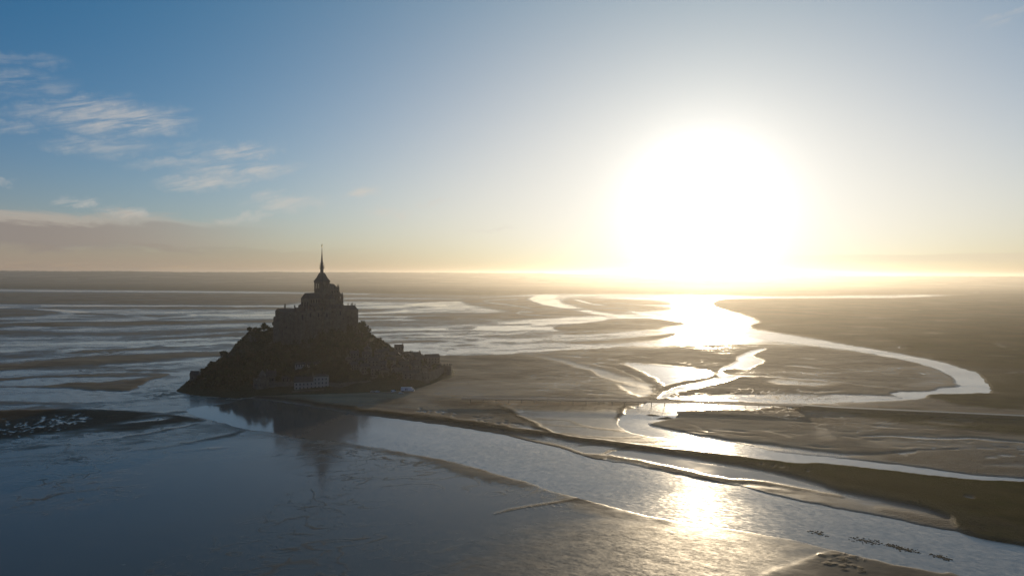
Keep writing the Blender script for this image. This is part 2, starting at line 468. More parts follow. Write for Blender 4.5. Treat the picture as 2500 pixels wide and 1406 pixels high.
films([(1440, 750, 1.2), (1520, 755, 2), (1560, 765, 4), (1600, 771, 6)])
films([(1480, 740, 1), (1560, 744, 2), (1650, 748, 4)], v=0.95)
film([(1240, 787), (1340, 780), (1440, 773), (1478, 777), (1482, 780.5), (1440, 786), (1375, 793), (1352, 800), (1330, 805), (1200, 806), (1150, 800)], 0.93, (4, 1.5))
films([(1260, 785, 2), (1340, 780, 2.4), (1440, 772.5, 3.5), (1481, 779, 4), (1440, 787, 3), (1375, 794, 3), (1350, 801, 4), (1370, 807, 4)])
dry([(1353, 802), (1372, 795), (1440, 788), (1500, 780), (1580, 778), (1650, 785), (1670, 792), (1620, 798), (1560, 803), (1470, 807), (1380, 807)], 0.05, (5, 1))
dry([(1375, 815), (1450, 809), (1560, 802), (1645, 798), (1600, 803), (1500, 811), (1430, 816)], 0.1, (4, .8))
dry([(1376, 837), (1450, 832), (1560, 823), (1650, 813), (1625, 825), (1580, 833), (1480, 838)], 0.15, (4, 1))
drys([(880, 770, 4), (1000, 768, 4), (1150, 766, 2)], v=0.2, f=(8, 1))
drys([(870, 779, 5), (930, 777, 4), (980, 776, 1)], v=0.2, f=(6, 1))
films([(870, 773, 3), (930, 773, 3), (990, 774, 1)])
films([(870, 782, 1), (1000, 781, 2), (1100, 780, 1)])
dry([(880, 786), (1000, 783), (1180, 782), (1260, 783), (1150, 790), (1050, 796), (900, 800)], 0.5, (16, 3))
films([(900, 807, 2), (1000, 805, 2.4), (1130, 804, 2), (1290, 808, 1.5)])
drys([(1090, 803, 1), (1130, 802, 2.5), (1160, 800, 1)], v=0.2)
drys([(900, 813, 4), (1000, 810, 4), (1230, 808, 1)], v=0.5, f=(8, 1.2))
films([(900, 823, 2), (1000, 823, 3), (1150, 822, 3), (1350, 812, 2)])
drys([(950, 826, 1.5), (1100, 824, 1.5), (1250, 820, 1)], v=0.35, f=(4, .8))
drys([(945, 837, 2), (1000, 834.5, 2), (1060, 832.5, 2.2), (1095, 833, 1)], v=0.05, f=(3, .7))
dry([(1000, 826), (1150, 822), (1330, 812), (1380, 806), (1360, 815), (1200, 825)], 0.6, (10, 2))
films([(1080, 867, 2.5), (1200, 865, 2.5), (1300, 859, 3), (1400, 852, 3), (1500, 847, 3)])
# glare lake and marsh
film([(1640, 722), (1740, 728), (1742, 744), (1772, 757), (1833, 776), (1856, 786), (1832, 795), (1838, 802), (1862, 808), (1862, 833), (1780, 838), (1690, 842), (1640, 840), (1660, 815), (1690, 790), (1650, 770), (1640, 745)], 1.0, (6, 1.5))
green([(1742, 744), (1770, 731), (1900, 729), (2150, 728), (2270, 725), (2500, 716), (3500, 706), (3500, 1010), (2700, 972), (2421, 957), (2404, 934), (2387, 911), (2367, 903), (2295, 882), (2180, 860), (2116, 849), (1988, 827), (1862, 806), (1842, 802), (1834, 794.5), (1858, 786), (1836, 775), (1800, 763), (1772, 756)], 0.85, 0.9, (4, 1))
green([(2100, 835), (2300, 800), (2500, 780), (3500, 770), (3500, 1010), (2700, 972), (2440, 950), (2400, 900), (2300, 870)], 1.0, 0.9, (60, 12))
films([(1700, 727.5, 3), (1800, 728, 2.2), (1900, 727.5, 1.8), (2060, 726.5, 1.6), (2160, 726, 2), (2230, 723.5, 1.8), (2274, 722, 2.4), (2240, 719.5, 1.6), (2190, 721, 1.4)])
films([(1860, 717, 1), (2000, 716, 1), (2050, 715, 1)], v=0.9)
films([(2375, 714, 1.2), (2390, 714, 1.2)], v=0.9)
mudp([(2160, 850), (2190, 842), (2215, 846), (2200, 856), (2175, 858)], 0.5, 0.4, 0.45)
film([(2193, 848), (2200, 845.5), (2198, 849), (2194, 850)], 1.0, (1, .5))
mudp([(2425, 838), (2450, 835), (2480, 838), (2460, 848)], 0.5, 0.6, 0.5)
films([(2430, 840, 1.5), (2455, 849, 1.5)], v=0.95)
mudp([(2300, 880), (2390, 898), (2500, 902), (2800, 912), (2800, 918), (2480, 915), (2410, 918), (2390, 908)], 0.5, 0.5, 0.35, (8, 2))
films([(2455, 912, 1), (2500, 909, 1.5), (2600, 911, 1)], v=0.95)
# --- sand between the island and the oxbow
dry([(1000, 872), (1075, 869), (1200, 867), (1300, 861), (1400, 854), (1500, 849.5), (1600, 847.5), (1700, 843.5), (1800, 842), (1900, 842), (1990, 846), (2116, 863), (2218, 881), (2275, 899), (2321, 917), (2334, 930), (2326, 936), (2343, 943), (2300, 947), (2259, 954), (2200, 955), (2170, 962), (2200, 972), (2100, 983), (1900, 985), (1750, 981), (1600, 976), (1300, 973), (1130, 972), (1000, 968), (960, 930)], 0.0, (4, 1), 0.9)
drys([(1090, 866, 1), (1300, 864, 3), (1450, 856, 2), (1600, 850, 2)], v=0.35, f=(6, 1))
dry([(2230, 890), (2300, 912), (2330, 930), (2320, 938), (2250, 950), (2200, 945), (2240, 930), (2260, 910)], 0.5, (16, 5), 0.5)
film([(1515, 886), (1575, 888), (1650, 893), (1700, 897), (1736, 905), (1744, 914), (1720, 922), (1660, 935), (1622, 945), (1602, 930), (1580, 915), (1550, 900)], 0.97, (4, 1.5))
film([(1273, 864.5), (1320, 871), (1380, 879), (1450, 897), (1490, 909), (1540, 924), (1590, 940), (1600, 950), (1570, 947), (1520, 934), (1470, 921), (1440, 905), (1400, 893), (1350, 880), (1300, 870)], 0.85, (5, 1.6))
films([(1400, 893, 2), (1450, 905, 3), (1480, 918, 3), (1470, 924, 2)], v=0.97)
film([(1515, 940), (1560, 945), (1600, 952), (1590, 962), (1565, 969), (1535, 956)], 0.92, (4, 1.5))
films([(1350, 869, 1.5), (1400, 871, 3.5), (1445, 873, 1)], v=0.95)
films([(1462, 878, 1.8), (1470, 879, 1.5)])
films([(1400, 880, 1), (1500, 900, 2), (1560, 925, 2), (1605, 945, 1)], v=0.9)
drys([(1150, 885, 3), (1300, 888, 5), (1400, 905, 5), (1440, 930, 3)], v=0.3, f=(14, 3))
film([(1880, 851.5), (1850, 852), (1820, 862), (1799, 873), (1792, 884), (1762, 900), (1748, 914), (1752, 920), (1700, 934), (1640, 948), (1617, 957), (1605, 972), (1625, 971), (1650, 960), (1700, 950), (1760, 936), (1800, 924), (1800, 918), (1772, 914), (1764, 907), (1790, 899), (1825, 903), (1855, 890), (1868, 880), (1840, 868), (1862, 857)], 1.0, (3, 1))
films([(1790, 919, 3), (1880, 920, 3.5), (1960, 926, 3), (2060, 935, 2.4), (2140, 942, 2), (2190, 949, 1.5), (2200, 953, 3)])
film([(1640, 966), (1740, 962.5), (1900, 962), (2100, 964), (2170, 965), (2200, 972), (2150, 978), (2000, 986), (1900, 986), (1800, 981), (1650, 974)], 0.85, (4, 1.2))
films([(1620, 969, 3), (1750, 974, 6), (1900, 978, 7), (2050, 978, 6), (2210, 975, 4)], v=1.0)
film([(1880, 926), (1960, 930), (2030, 936), (2010, 942), (1920, 940), (1880, 934)], 0.8, (14, 2.5))
films([(1955, 955, 2), (2000, 957, 3), (2060, 955, 2)], v=0.85, f=(6, 1))
films([(1910, 893, 2), (1960, 896, 4), (2020, 902, 1)], v=0.85, f=(6, 1))
films([(1955, 874, 2), (1990, 877, 2.4), (2000, 885, 2), (1985, 890, 1)], v=0.85, f=(4, 1))
films([(1955, 850, 2), (1975, 851, 3), (1940, 848, 1)], v=0.95)
films([(2010, 852.5, 2.5), (2060, 855.5, 1.5)], v=0.95)
films([(1920, 852.5, 1.5), (1935, 853.5, 1.5)], v=0.95)
films([(1700, 848, 1.6), (1790, 848, 1)], v=0.9)
muds([(1742, 913, 3), (1735, 922, 4), (1690, 932, 6), (1640, 944, 8), (1612, 957, 9), (1596, 970, 10), (1580, 976, 6)], v=0.9, h=0.6, wv=0.3, f=(2, 1))
muds([(1744, 912, 2), (1715, 907, 1.6), (1690, 907, 0.8)], v=0.8, h=0.2, wv=0.4, f=(2, .6))
muds([(1545, 900, 0.8), (1590, 918, 2.5), (1615, 938, 3), (1625, 946, 3)], v=0.7, h=0.3, wv=0.4, f=(2, 1))
drys([(1800, 916, 1.5), (1900, 917, 2.4), (2000, 925.5, 2.4), (2130, 938, 2.4), (2195, 946, 1.5)], v=0.1, f=(2, .6), h=0.7)
# --- near right: sand bank, marsh by the causeway
dry([(1586, 1034), (1612, 1028), (1650, 1020), (1652, 1006), (1676, 1002), (1820, 1000), (1880, 994), (1960, 989), (2100, 987), (2250, 975), (2275, 962), (2500, 962), (2900, 980), (2900, 1110), (2500, 1098), (2400, 1094), (2280, 1100), (2180, 1107), (2060, 1107), (1930, 1092), (1830, 1080), (1740, 1069), (1689, 1060), (1638, 1050), (1595, 1040)], 0.05, (4, 1.4), 0.9)
green([(2270, 962.5), (2372, 960), (2421, 958), (2700, 972), (2900, 985), (2900, 1025), (2500, 1005), (2340, 992), (2300, 980), (2262, 972)], 0.9, 1.0, (5, 2))
green([(1965, 990), (2100, 995), (2500, 1016), (2900, 1035), (2900, 1095), (2500, 1066), (2400, 1056), (2250, 1040), (2130, 1022), (2060, 1010), (1970, 997)], 0.85, 1.0, (10, 3))
mudp([(2050, 985), (2200, 979), (2262, 975), (2280, 985), (2200, 992), (2080, 992)], 0.5, 0.6, 0.45, (10, 2))
films([(1925, 997, 2), (1945, 996.5, 6), (1970, 995, 1)], v=1.0)
for (x, y) in ((1885, 1004), (1913, 1001), (1918, 1005), (1720, 1003), (1752, 1002), (1810, 1000)):
    films([(x - 6, y, 1.5), (x, y, 2.2), (x + 7, y, 1)])
films([(2090, 1067, 1), (2130, 1065, 4), (2180, 1064.5, 4), (2260, 1070, 5), (2320, 1072, 4), (2380, 1073, 4), (2500, 1081, 3.5), (2800, 1100, 3)])
drys([(2080, 1063, 1), (2180, 1061, 2), (2300, 1066, 1.5)], v=0.2)
dry([(2120, 1075), (2300, 1082), (2500, 1090), (2500, 1095), (2300, 1095), (2150, 1090)], 0.4, (20, 4), 0.6)
for pts in ([(1860, 1052), (1895, 1058), (1935, 1070), (1900, 1062)], [(1690, 1036), (1720, 1050), (1780, 1066), (1730, 1050)]):
    films([(p[0], p[1], 2) for p in pts[:3]], v=0.7, f=(4, 1))
dry([(1990, 1048), (2030, 1055), (2045, 1070), (2015, 1078), (1985, 1066)], 0.4, (10, 4), 0.7)
# muddy flats right of the far river
dry([(2180, 1108), (2280, 1101), (2400, 1095), (2500, 1098), (2900, 1120), (2900, 1195), (2500, 1168), (2380, 1158), (2260, 1142), (2200, 1134), (2120, 1126), (2060, 1115)], 0.45, (8, 2), 0.4)
mudp([(2180, 1108), (2280, 1101), (2400, 1095), (2500, 1098), (2900, 1120), (2900, 1195), (2500, 1166), (2380, 1156), (2260, 1140), (2150, 1120)], 0.55, 0.4, 0.45, (8, 3))
for p in ([(2185, 1107, 2), (2215, 1106.5, 4), (2240, 1105, 2)], [(2195, 1109, 3), (2215, 1113, 2)], [(2315, 1100, 1.5), (2335, 1099, 2), (2342, 1098, 1)], [(2385, 1097, 2), (2415, 1098, 2), (2432, 1099, 1)],
          [(2405, 1118, 1.5), (2420, 1117, 3), (2440, 1118, 1.5)], [(2438, 1113, 2), (2460, 1114, 4), (2480, 1115, 2)], [(2490, 1110, 2), (2520, 1111, 2)], [(2490, 1100, 2), (2530, 1101, 2)], [(2175, 1127, 1), (2190, 1128.5, 1)]):
    films(p)
films([(2400, 1136, 3), (2470, 1134, 6), (2560, 1140, 4)], v=0.8, f=(14, 3))
film([(1790, 1079), (1880, 1093), (1960, 1104), (2080, 1118), (2120, 1128), (2000, 1121), (1900, 1106), (1830, 1094)], 0.7, (10, 3), 0.15)
# --- shore below the island and the old dyke
dry([(560, 962), (640, 964), (800, 960), (960, 955), (1010, 958), (1130, 973), (1300, 976), (1560, 977), (1540, 990), (1250, 1000), (1240, 1045), (1100, 1026), (995, 1012), (880, 998), (783, 985), (630, 967)], 0.12, (5, 1.5), 0.9)
mudp([(1040, 975), (1120, 972), (1210, 985), (1260, 1010), (1300, 1035), (1240, 1035), (1180, 1005), (1090, 1000)], 0.6, 0.9, 0.2, (10, 3))
mudp([(920, 985), (960, 975), (1000, 978), (980, 990)], 0.6, 0.9, 0.2, (8, 3))
for k in range(46):
    u = _pr.random(); x = 1010 + u * 260; y = 1003 + (x - 1010) * 0.11 + _pr.normal(0, 3.2) + (6 if x > 1130 else 0)
    a = 2 + 9 * _pr.random() ** 1.6
    films([(x - a, y + _pr.normal(0, 1), .8), (x, y, 1.2 + 1.5 * _pr.random()), (x + a, y + 1, .8)], v=0.95, f=(1, .4))
film([(1262, 1004), (1330, 1003), (1420, 1005), (1500, 1004), (1514, 1012), (1508, 1030), (1530, 1050), (1570, 1063), (1620, 1070), (1700, 1095), (1740, 1107), (1612, 1094), (1484, 1077), (1356, 1058), (1300, 1037)], 0.80, (5, 1.5), 0.2)
mudp([(1250, 992), (1400, 990), (1520, 992), (1505, 1003), (1400, 1004), (1300, 1001)], 0.5, 0.4, 0.4, (12, 2.5))  # dark mud, with the bridge's shadow strip painted into the same patch
for p in ([(1255, 1018, .8), (1310, 1023, 1.5), (1380, 1026, 1.6), (1440, 1043, 2), (1500, 1050, 3), (1532, 1051, 2)], [(1290, 1030, .8), (1360, 1038, 1.2), (1440, 1043, 1.4)], [(1370, 1057, 2), (1440, 1065, 2.4), (1510, 1070, 3), (1555, 1069, 3), (1578, 1063, 1.5)],
          [(1500, 1075, 2), (1570, 1079, 2.5), (1630, 1077, 2), (1655, 1084, 2), (1720, 1098, 2)], [(1590, 1062, 1), (1620, 1068, 1.4), (1640, 1075, 1.6)], [(1560, 1087, 1.5), (1600, 1088, 2.2), (1660, 1090, 1.2)]):
    muds(p, v=0.9, h=-0.02, wv=0.3, f=(1.5, .6))
for p in ([(1515, 978, 6), (1520, 990, 9), (1508, 1003, 10), (1502, 1015, 8), (1507, 1024, 4)], [(1525, 992, 3), (1548, 1000, 4), (1560, 1000, 1)], [(1570, 1010, 4), (1590, 1012, 7), (1612, 1013, 2)], [(1548, 1013, 1), (1556, 1014, 3), (1565, 1014, 1)], [(1602, 1022, 3), (1625, 1020, 8), (1645, 1022, 4)], [(1600, 1027, 1), (1650, 1015, 2)]):
    muds(p, v=1.0, h=0.45, wv=0.3, f=(2, 1))
films([(1490, 1022, 2), (1500, 1035, 5), (1520, 1047, 5), (1540, 1052, 2)], v=0.9, f=(3, 1))
muds([(1213, 990, 6), (1264, 1017, 8), (1318, 1044, 10), (1345, 1058, 8)], v=1.0, h=0.9, wv=0.1, f=(3, 1.2))
DYKE = [(622, 968, 5), (700, 977, 6), (783, 989, 9), (888, 1003, 11), (995, 1017, 13), (1100, 1029, 13), (1228, 1046, 14), (1356, 1066, 13), (1484, 1084, 12), (1612, 1101, 12), (1740, 1116, 13), (1830, 1128, 14)]
muds(DYKE, v=1.0, h=1.5, wv=0.05, f=(3, 1.6))
muds([(867, 1009, 2), (995, 1026, 6), (1100, 1037, 8), (1200, 1052, 10), (1280, 1071, 9), (1380, 1096, 10), (1440, 1112, 14), (1480, 1118, 10)], v=0.6, h=0.35, wv=0.35, f=(3, 1.2))
film([(1322, 1063), (1440, 1087), (1520, 1097), (1480, 1103), (1440, 1109), (1400, 1101), (1350, 1080)], 0.85, (4, 1.4), 0.2)
film([(1486, 1104), (1530, 1098), (1620, 1112), (1740, 1130), (1850, 1146), (1900, 1161), (1980, 1186), (2025, 1203), (1900, 1187), (1860, 1177), (1800, 1170), (1700, 1156), (1600, 1136), (1530, 1119), (1492, 1109)], 0.97, (4, 1.4), 0.2)
muds([(1405, 1088, 1), (1440, 1086, 1.5), (1470, 1088, 1)], v=0.7, h=0.1, wv=0.4, f=(2, .6))
muds([(1465, 1108, 2), (1500, 1098, 2), (1540, 1097, 1)], v=0.8, h=0.2, wv=0.3, f=(2, .8))
muds([(1480, 1114, 5), (1560, 1128, 7), (1660, 1150, 9), (1760, 1171, 9), (1860, 1180, 7), (1960, 1195, 5), (2060, 1215, 3)], v=0.85, h=0.6, wv=0.35, f=(4, 1.6))
dry([(1812, 1190), (1900, 1192), (2020, 1205), (2090, 1225), (2150, 1245), (2330, 1290), (2380, 1308), (2244, 1278), (2148, 1259), (2020, 1237), (1900, 1212)], 0.5, (8, 3), 0.35)
mudp([(2150, 1238), (2260, 1255), (2340, 1280), (2380, 1305), (2260, 1278), (2170, 1256)], 0.45, 0.4, 0.45, (12, 4))
green([(1640, 1104), (1740, 1111), (1850, 1121), (1940, 1131), (2000, 1132), (2100, 1141), (2200, 1151), (2300, 1163), (2400, 1172), (2500, 1177), (2900, 1205), (2900, 1420), (2600, 1356), (2500, 1333), (2450, 1325), (2388, 1311), (2340, 1290), (2320, 1262), (2250, 1236), (2150, 1216), (2050, 1196), (1960, 1168), (1880, 1150), (1800, 1136), (1720, 1122)], 1.0, 1.3, (4, 1.6))
m_ = blur(fill_poly(spoly([(1700, 1112), (1800, 1122), (1900, 1138), (1960, 1160), (2060, 1190), (2200, 1215), (2330, 1245), (2500, 1290), (2900, 1380), (2900, 1440), (2500, 1340), (2388, 1312), (2330, 1290), (2250, 1240), (2050, 1198), (1880, 1152), (1740, 1126)])), 16, 6)
lay(mud, m_, 0.55)
for (x, y) in ((1862, 1136), (1890, 1141), (1910, 1143), (1975, 1152)):
    films([(x - 5, y, 1), (x, y, 3), (x + 6, y + .5, 1)])
films([(2355, 1214, 2), (2370, 1216, 5), (2380, 1219, 2)], v=0.9)
# --- foreground flats
film([(-1000, 1110), (0, 1105), (600, 1066), (900, 1098), (1100, 1140), (1300, 1195), (1450, 1300), (1400, 1580), (-1000, 1580)], 0.93, (40, 14), 0.05)
drys([(700, 1070, 2), (870, 1089, 3), (1000, 1111, 5), (1160, 1146, 6), (1300, 1186, 5), (1400, 1214, 4), (1560, 1256, 3), (1700, 1284, 3), (1900, 1316, 4), (2060, 1350, 6)], v=0.4, f=(7, 3), h=0.15)
dry([(1020, 1112), (1160, 1146), (1260, 1172), (1300, 1186), (1230, 1182), (1100, 1150)], 0.4, (14, 4), 0.3)
dry([(1380, 1210), (1470, 1228), (1600, 1262), (1640, 1275), (1520, 1262), (1420, 1245)], 0.45, (16, 5), 0.3)
muds([(1206, 1254, 1), (1240, 1243, 2), (1290, 1233, 2.4), (1370, 1223, 3.5), (1430, 1215, 6), (1462, 1212, 4)], v=1.0, h=0.06, wv=0.2, f=(2, 1))
for k in range(9):
    x = 1270 + k * 18; y = 1236 - (x - 1270) * 0.085
    muds([(x, y, 1), (x + 6, y + 4, 1.2), (x + 9, y + 9, .8)], v=0.4, h=0.06, wv=0.7, f=(1, .5))
muds([(775, 1113, 1), (790, 1110, 2.4), (810, 1114, 1.4), (838, 1117, 1)], v=0.6, h=0.1, wv=0.7, f=(2, .7))
dry([(1830, 1420), (1880, 1392), (1950, 1372), (2014, 1350), (2060, 1348), (2150, 1368), (2300, 1398), (2360, 1412), (2500, 1580), (1500, 1580), (1720, 1450)], 0.22, (8, 4), 0.28)
for k in range(34):
    t = _pr.random(); x = 2025 + t * 90 + _pr.normal(0, 18); y = 1356 + t * 45 + _pr.normal(0, 9)
    a = 3 + 9 * _pr.random()
    muds([(x - a, y - 2, 1), (x, y, 2 + 2 * _pr.random()), (x + a, y + 2 + _pr.normal(0, 2), 1)], v=0.95, h=0.6, wv=0.25, f=(1, .6))
m_ = blur(fill_poly(spoly([(1230, 1320), (1400, 1260), (1560, 1270), (1760, 1305), (1930, 1335), (1980, 1352), (1840, 1420), (1600, 1580), (1050, 1580), (1100, 1430)])), 150, 30)
lay(rough_ground, m_, 0.9)
lay(wet, m_, 0.6)
m_ = blur(fill_poly(spoly([(640, 1100), (780, 1095), (1000, 1130), (1020, 1180), (880, 1190), (700, 1170), (600, 1140)])), 30, 10)
lay(rough_ground, m_, 0.06)
m_ = blur(fill_poly(spoly([(1262, 1004), (1500, 1004), (1514, 1030), (1700, 1095), (1740, 1107), (1484, 1077), (1300, 1037)])), 6, 2)
lay(rough_ground, m_, 0.6)
m_ = blur(fill_poly(spoly([(1300, 868), (1400, 880), (1500, 905), (1600, 945), (1590, 970), (1450, 970), (1350, 940)])), 14, 4)
lay(rough_ground, m_, 0.6)
# --- fine silver streaks on the sand, fine drained streaks on the wet flats
_st = np.random.default_rng(21)
def streaks(n, x0, x1, y0, y1, fn, vmin, vmax, lmin, lmax, wmax, tilt=0.0):
    for k in range(n):
        x = _st.uniform(x0, x1); y = _st.uniform(y0, y1); L = _st.uniform(lmin, lmax)
        dy = tilt * L + _st.normal(0, L * 0.02)
        fn([(x - L, y - dy, .5), (x - L * .3, y - dy * .3 + _st.normal(0, .8), _st.uniform(.7, wmax)), (x + L * .4, y + dy * .4 + _st.normal(0, .8), _st.uniform(.6, wmax)), (x + L, y + dy, .4)], v=_st.uniform(vmin, vmax), f=(4, .8))
streaks(46, 1130, 2200, 868, 968, films, .45, .8, 14, 60, 2.2, .06)
streaks(40, 1700, 2500, 1010, 1095, films, .4, .75, 16, 70, 2.4, .07)
streaks(60, -100, 680, 752, 905, drys, .2, .55, 25, 110, 2.6, -.02)
streaks(60, 880, 1650, 738, 862, drys, .2, .55, 20, 90, 2.2, -.015)
streaks(40, 880, 1650, 725, 862, films, .95, 1.0, 20, 90, 1.6, -.015)
streaks(26, -100, 560, 960, 1100, drys, .45, .65, 20, 80, 2.4, -.08)
streaks(24, 1850, 2500, 720, 880, films, .25, .5, 12, 50, 1.2, .02)
# --- open water
W_MAIN = [(470, 1000), (560, 985), (590, 976), (624, 972.5), (700, 984), (800, 999), (867, 1010.5), (995, 1027), (1098, 1039.5), (1200, 1056), (1260, 1068), (1344, 1089), (1385, 1102), (1416, 1112.5), (1454, 1121), (1544, 1135), (1621, 1152), (1700, 1167), (1812, 1191), (2020, 1238), (2148, 1260), (2244, 1279), (2340, 1298), (2388, 1311), (2500, 1334), (2900, 1420), (3200, 1580),
          (2700, 1580), (2360, 1408), (2300, 1395), (2150, 1365), (2060, 1345), (2000, 1332), (1900, 1310), (1800, 1293), (1700, 1278), (1560, 1250), (1460, 1225), (1380, 1205), (1300, 1180), (1200, 1152), (1160, 1140), (1100, 1125), (1000, 1105), (920, 1090), (870, 1083), (780, 1071), (700, 1060), (640, 1050), (600, 1044), (540, 1030), (480, 1012)]
water(W_MAIN, (4, 1))
W_POOL = [(1602, 976), (1740, 982), (1882, 992), (1818, 999), (1754, 1001), (1676, 1001), (1650, 1006), (1648, 1020), (1609, 1028), (1579, 1033), (1590, 1039), (1638, 1050), (1689, 1060), (1740, 1068), (1790, 1079), (1850, 1094), (1930, 1108), (2050, 1120), (2150, 1130), (2260, 1143), (2380, 1160), (2500, 1169), (2900, 1192), (2900, 1204), (2500, 1176), (2400, 1171), (2300, 1161), (2200, 1150), (2100, 1140), (2000, 1131), (1940, 1129), (1850, 1119), (1740, 1104), (1663, 1084), (1625, 1069), (1574, 1063), (1533, 1050), (1512, 1030), (1520, 1009), (1561, 992)]
water(W_POOL, (2, .7))
W_OXBOW = [(1860, 810), (1988, 828.5), (2116, 850.5), (2180, 861), (2295, 883), (2367, 904), (2387, 911.5), (2403, 934), (2421, 956), (2372, 958), (2270, 960.5), (2252, 972.5), (2193, 977.5), (2090, 982), (2039, 984), (2120, 979), (2206, 973), (2174, 962), (2200, 956.5), (2259, 955.5), (2305, 947.5), (2346, 943), (2329, 936), (2337, 930), (2321, 915), (2275, 897), (2218, 879.5), (2116, 860.5), (1988, 841), (1911, 833), (1860, 828), (1820, 815)]
water(W_OXBOW, (2, .7))
# puddled clumps standing in the pool and in the river
for p in ([(1570, 1010, 3), (1590, 1012, 7), (1612, 1013, 2)], [(1548, 1013, 1), (1556, 1014, 3), (1565, 1014, 1)], [(1602, 1022, 3), (1625, 1020, 8), (1645, 1022, 4)], [(1655, 988, 2), (1690, 989, 3), (1715, 991, 1)], [(2362, 946, 2), (2380, 947, 3), (2392, 946, 1)]):
    mk = blur(fill_poly(stroke(p)), 1, .6)
    lay(watr, mk, 0.0); lay(mud, mk, 1.0); lay(zz, mk, 0.3)

watr = blur(watr, 1, 0.5)
zz_final = zz * (1 - watr) + (-0.7) * watr

def sample(field, px, py):
    gx = np.clip((px - CX0) / SX - 0.5, 0, CW - 1.001); gy = np.clip((py - CY0) / SY - 0.5, 0, CH - 1.001)
    ix = gx.astype(int); iy = gy.astype(int); fx = gx - ix; fy = gy - iy
    return (field[iy, ix] * (1 - fx) * (1 - fy) + field[iy, ix + 1] * fx * (1 - fy) + field[iy + 1, ix] * (1 - fx) * fy + field[iy + 1, ix + 1] * fx * fy)

def vnoise(x, y, seed=0):
    """smooth value noise on numpy arrays"""
    xi = np.floor(x).astype(np.int64); yi = np.floor(y).astype(np.int64)
    fx = x - xi; fy = y - yi
    fx = fx * fx * (3 - 2 * fx); fy = fy * fy * (3 - 2 * fy)
    def h(a, b):
        n = (a * 374761393 + b * 668265263 + seed * 1442695041) & 0xffffffff
        n = ((n ^ (n >> 13)) * 1274126177) & 0xffffffff
        return ((n ^ (n >> 16)) & 0xffff) / 65535.0
    return (h(xi, yi) * (1 - fx) + h(xi + 1, yi) * fx) * (1 - fy) + (h(xi, yi + 1) * (1 - fx) + h(xi + 1, yi + 1) * fx) * fy

def fbm(x, y, octv=4, seed=0):
    a = 0.5; s = 0; t = 0
    for o in range(octv):
        s = s + a * vnoise(x, y, seed + o); t += a; x = x * 2.03 + 13.7; y = y * 2.03 + 7.1; a *= 0.5
    return s / t

def new_mesh_obj(name, V, Fc, mat=None, smooth=False, parent=None, link=True):
    me = bpy.data.meshes.new(name)
    V = np.asarray(V, np.float32)
    Fc = np.asarray(Fc, np.int32) if len(Fc) and all(len(f) == len(Fc[0]) for f in Fc) else Fc
    if isinstance(Fc, np.ndarray):
        n, k = Fc.shape
        me.vertices.add(len(V)); me.vertices.foreach_set('co', V.ravel())
        me.loops.add(n * k); me.loops.foreach_set('vertex_index', Fc.ravel())
        me.polygons.add(n); me.polygons.foreach_set('loop_start', np.arange(0, n * k, k, dtype=np.int32))
        me.update(calc_edges=True); me.validate()
    else:
        me.from_pydata([tuple(v) for v in V], [], [tuple(f) for f in Fc]); me.update()
    if smooth:
        me.polygons.foreach_set('use_smooth', np.ones(len(me.polygons), bool))
    if mat: me.materials.append(mat)
    if not link: return me
    o = bpy.data.objects.new(name, me)
    col.objects.link(o)
    if parent: o.parent = parent
    return o

# ------------------------------------------------------------------ materials
def new_mat(name):
    mt = bpy.data.materials.new(name); mt.use_nodes = True
    g = NG(mt.node_tree)
    b = g.n['Principled BSDF']
    return mt, g, b

def field_pattern(g, P, c):
    """patchwork of fields and dark hedges for the far country"""
    v = g.node('ShaderNodeTexVoronoi', feature='F1'); g.put(v.inputs['Vector'], g.streak(P, 12, 1.7, 1)); v.inputs['Scale'].default_value = 0.0032
    e = g.node('ShaderNodeTexVoronoi', feature='DISTANCE_TO_EDGE'); g.put(e.inputs['Vector'], g.streak(P, 12, 1.7, 1)); e.inputs['Scale'].default_value = 0.0032
    sp = g.node('ShaderNodeSeparateColor'); g.l.new(v.outputs['Color'], sp.inputs[0])
    sc = g.node('ShaderNodeVectorMath', operation='SCALE'); g.put(sc.inputs[0], c); g.put(sc.inputs['Scale'], g.math('ADD', g.math('MULTIPLY', sp.outputs[0], 1.1), 0.45))
    return g.mix(g.rng(e.outputs['Distance'], 0.05, 0.12), (0.022, 0.026, 0.016), sc.outputs[0])

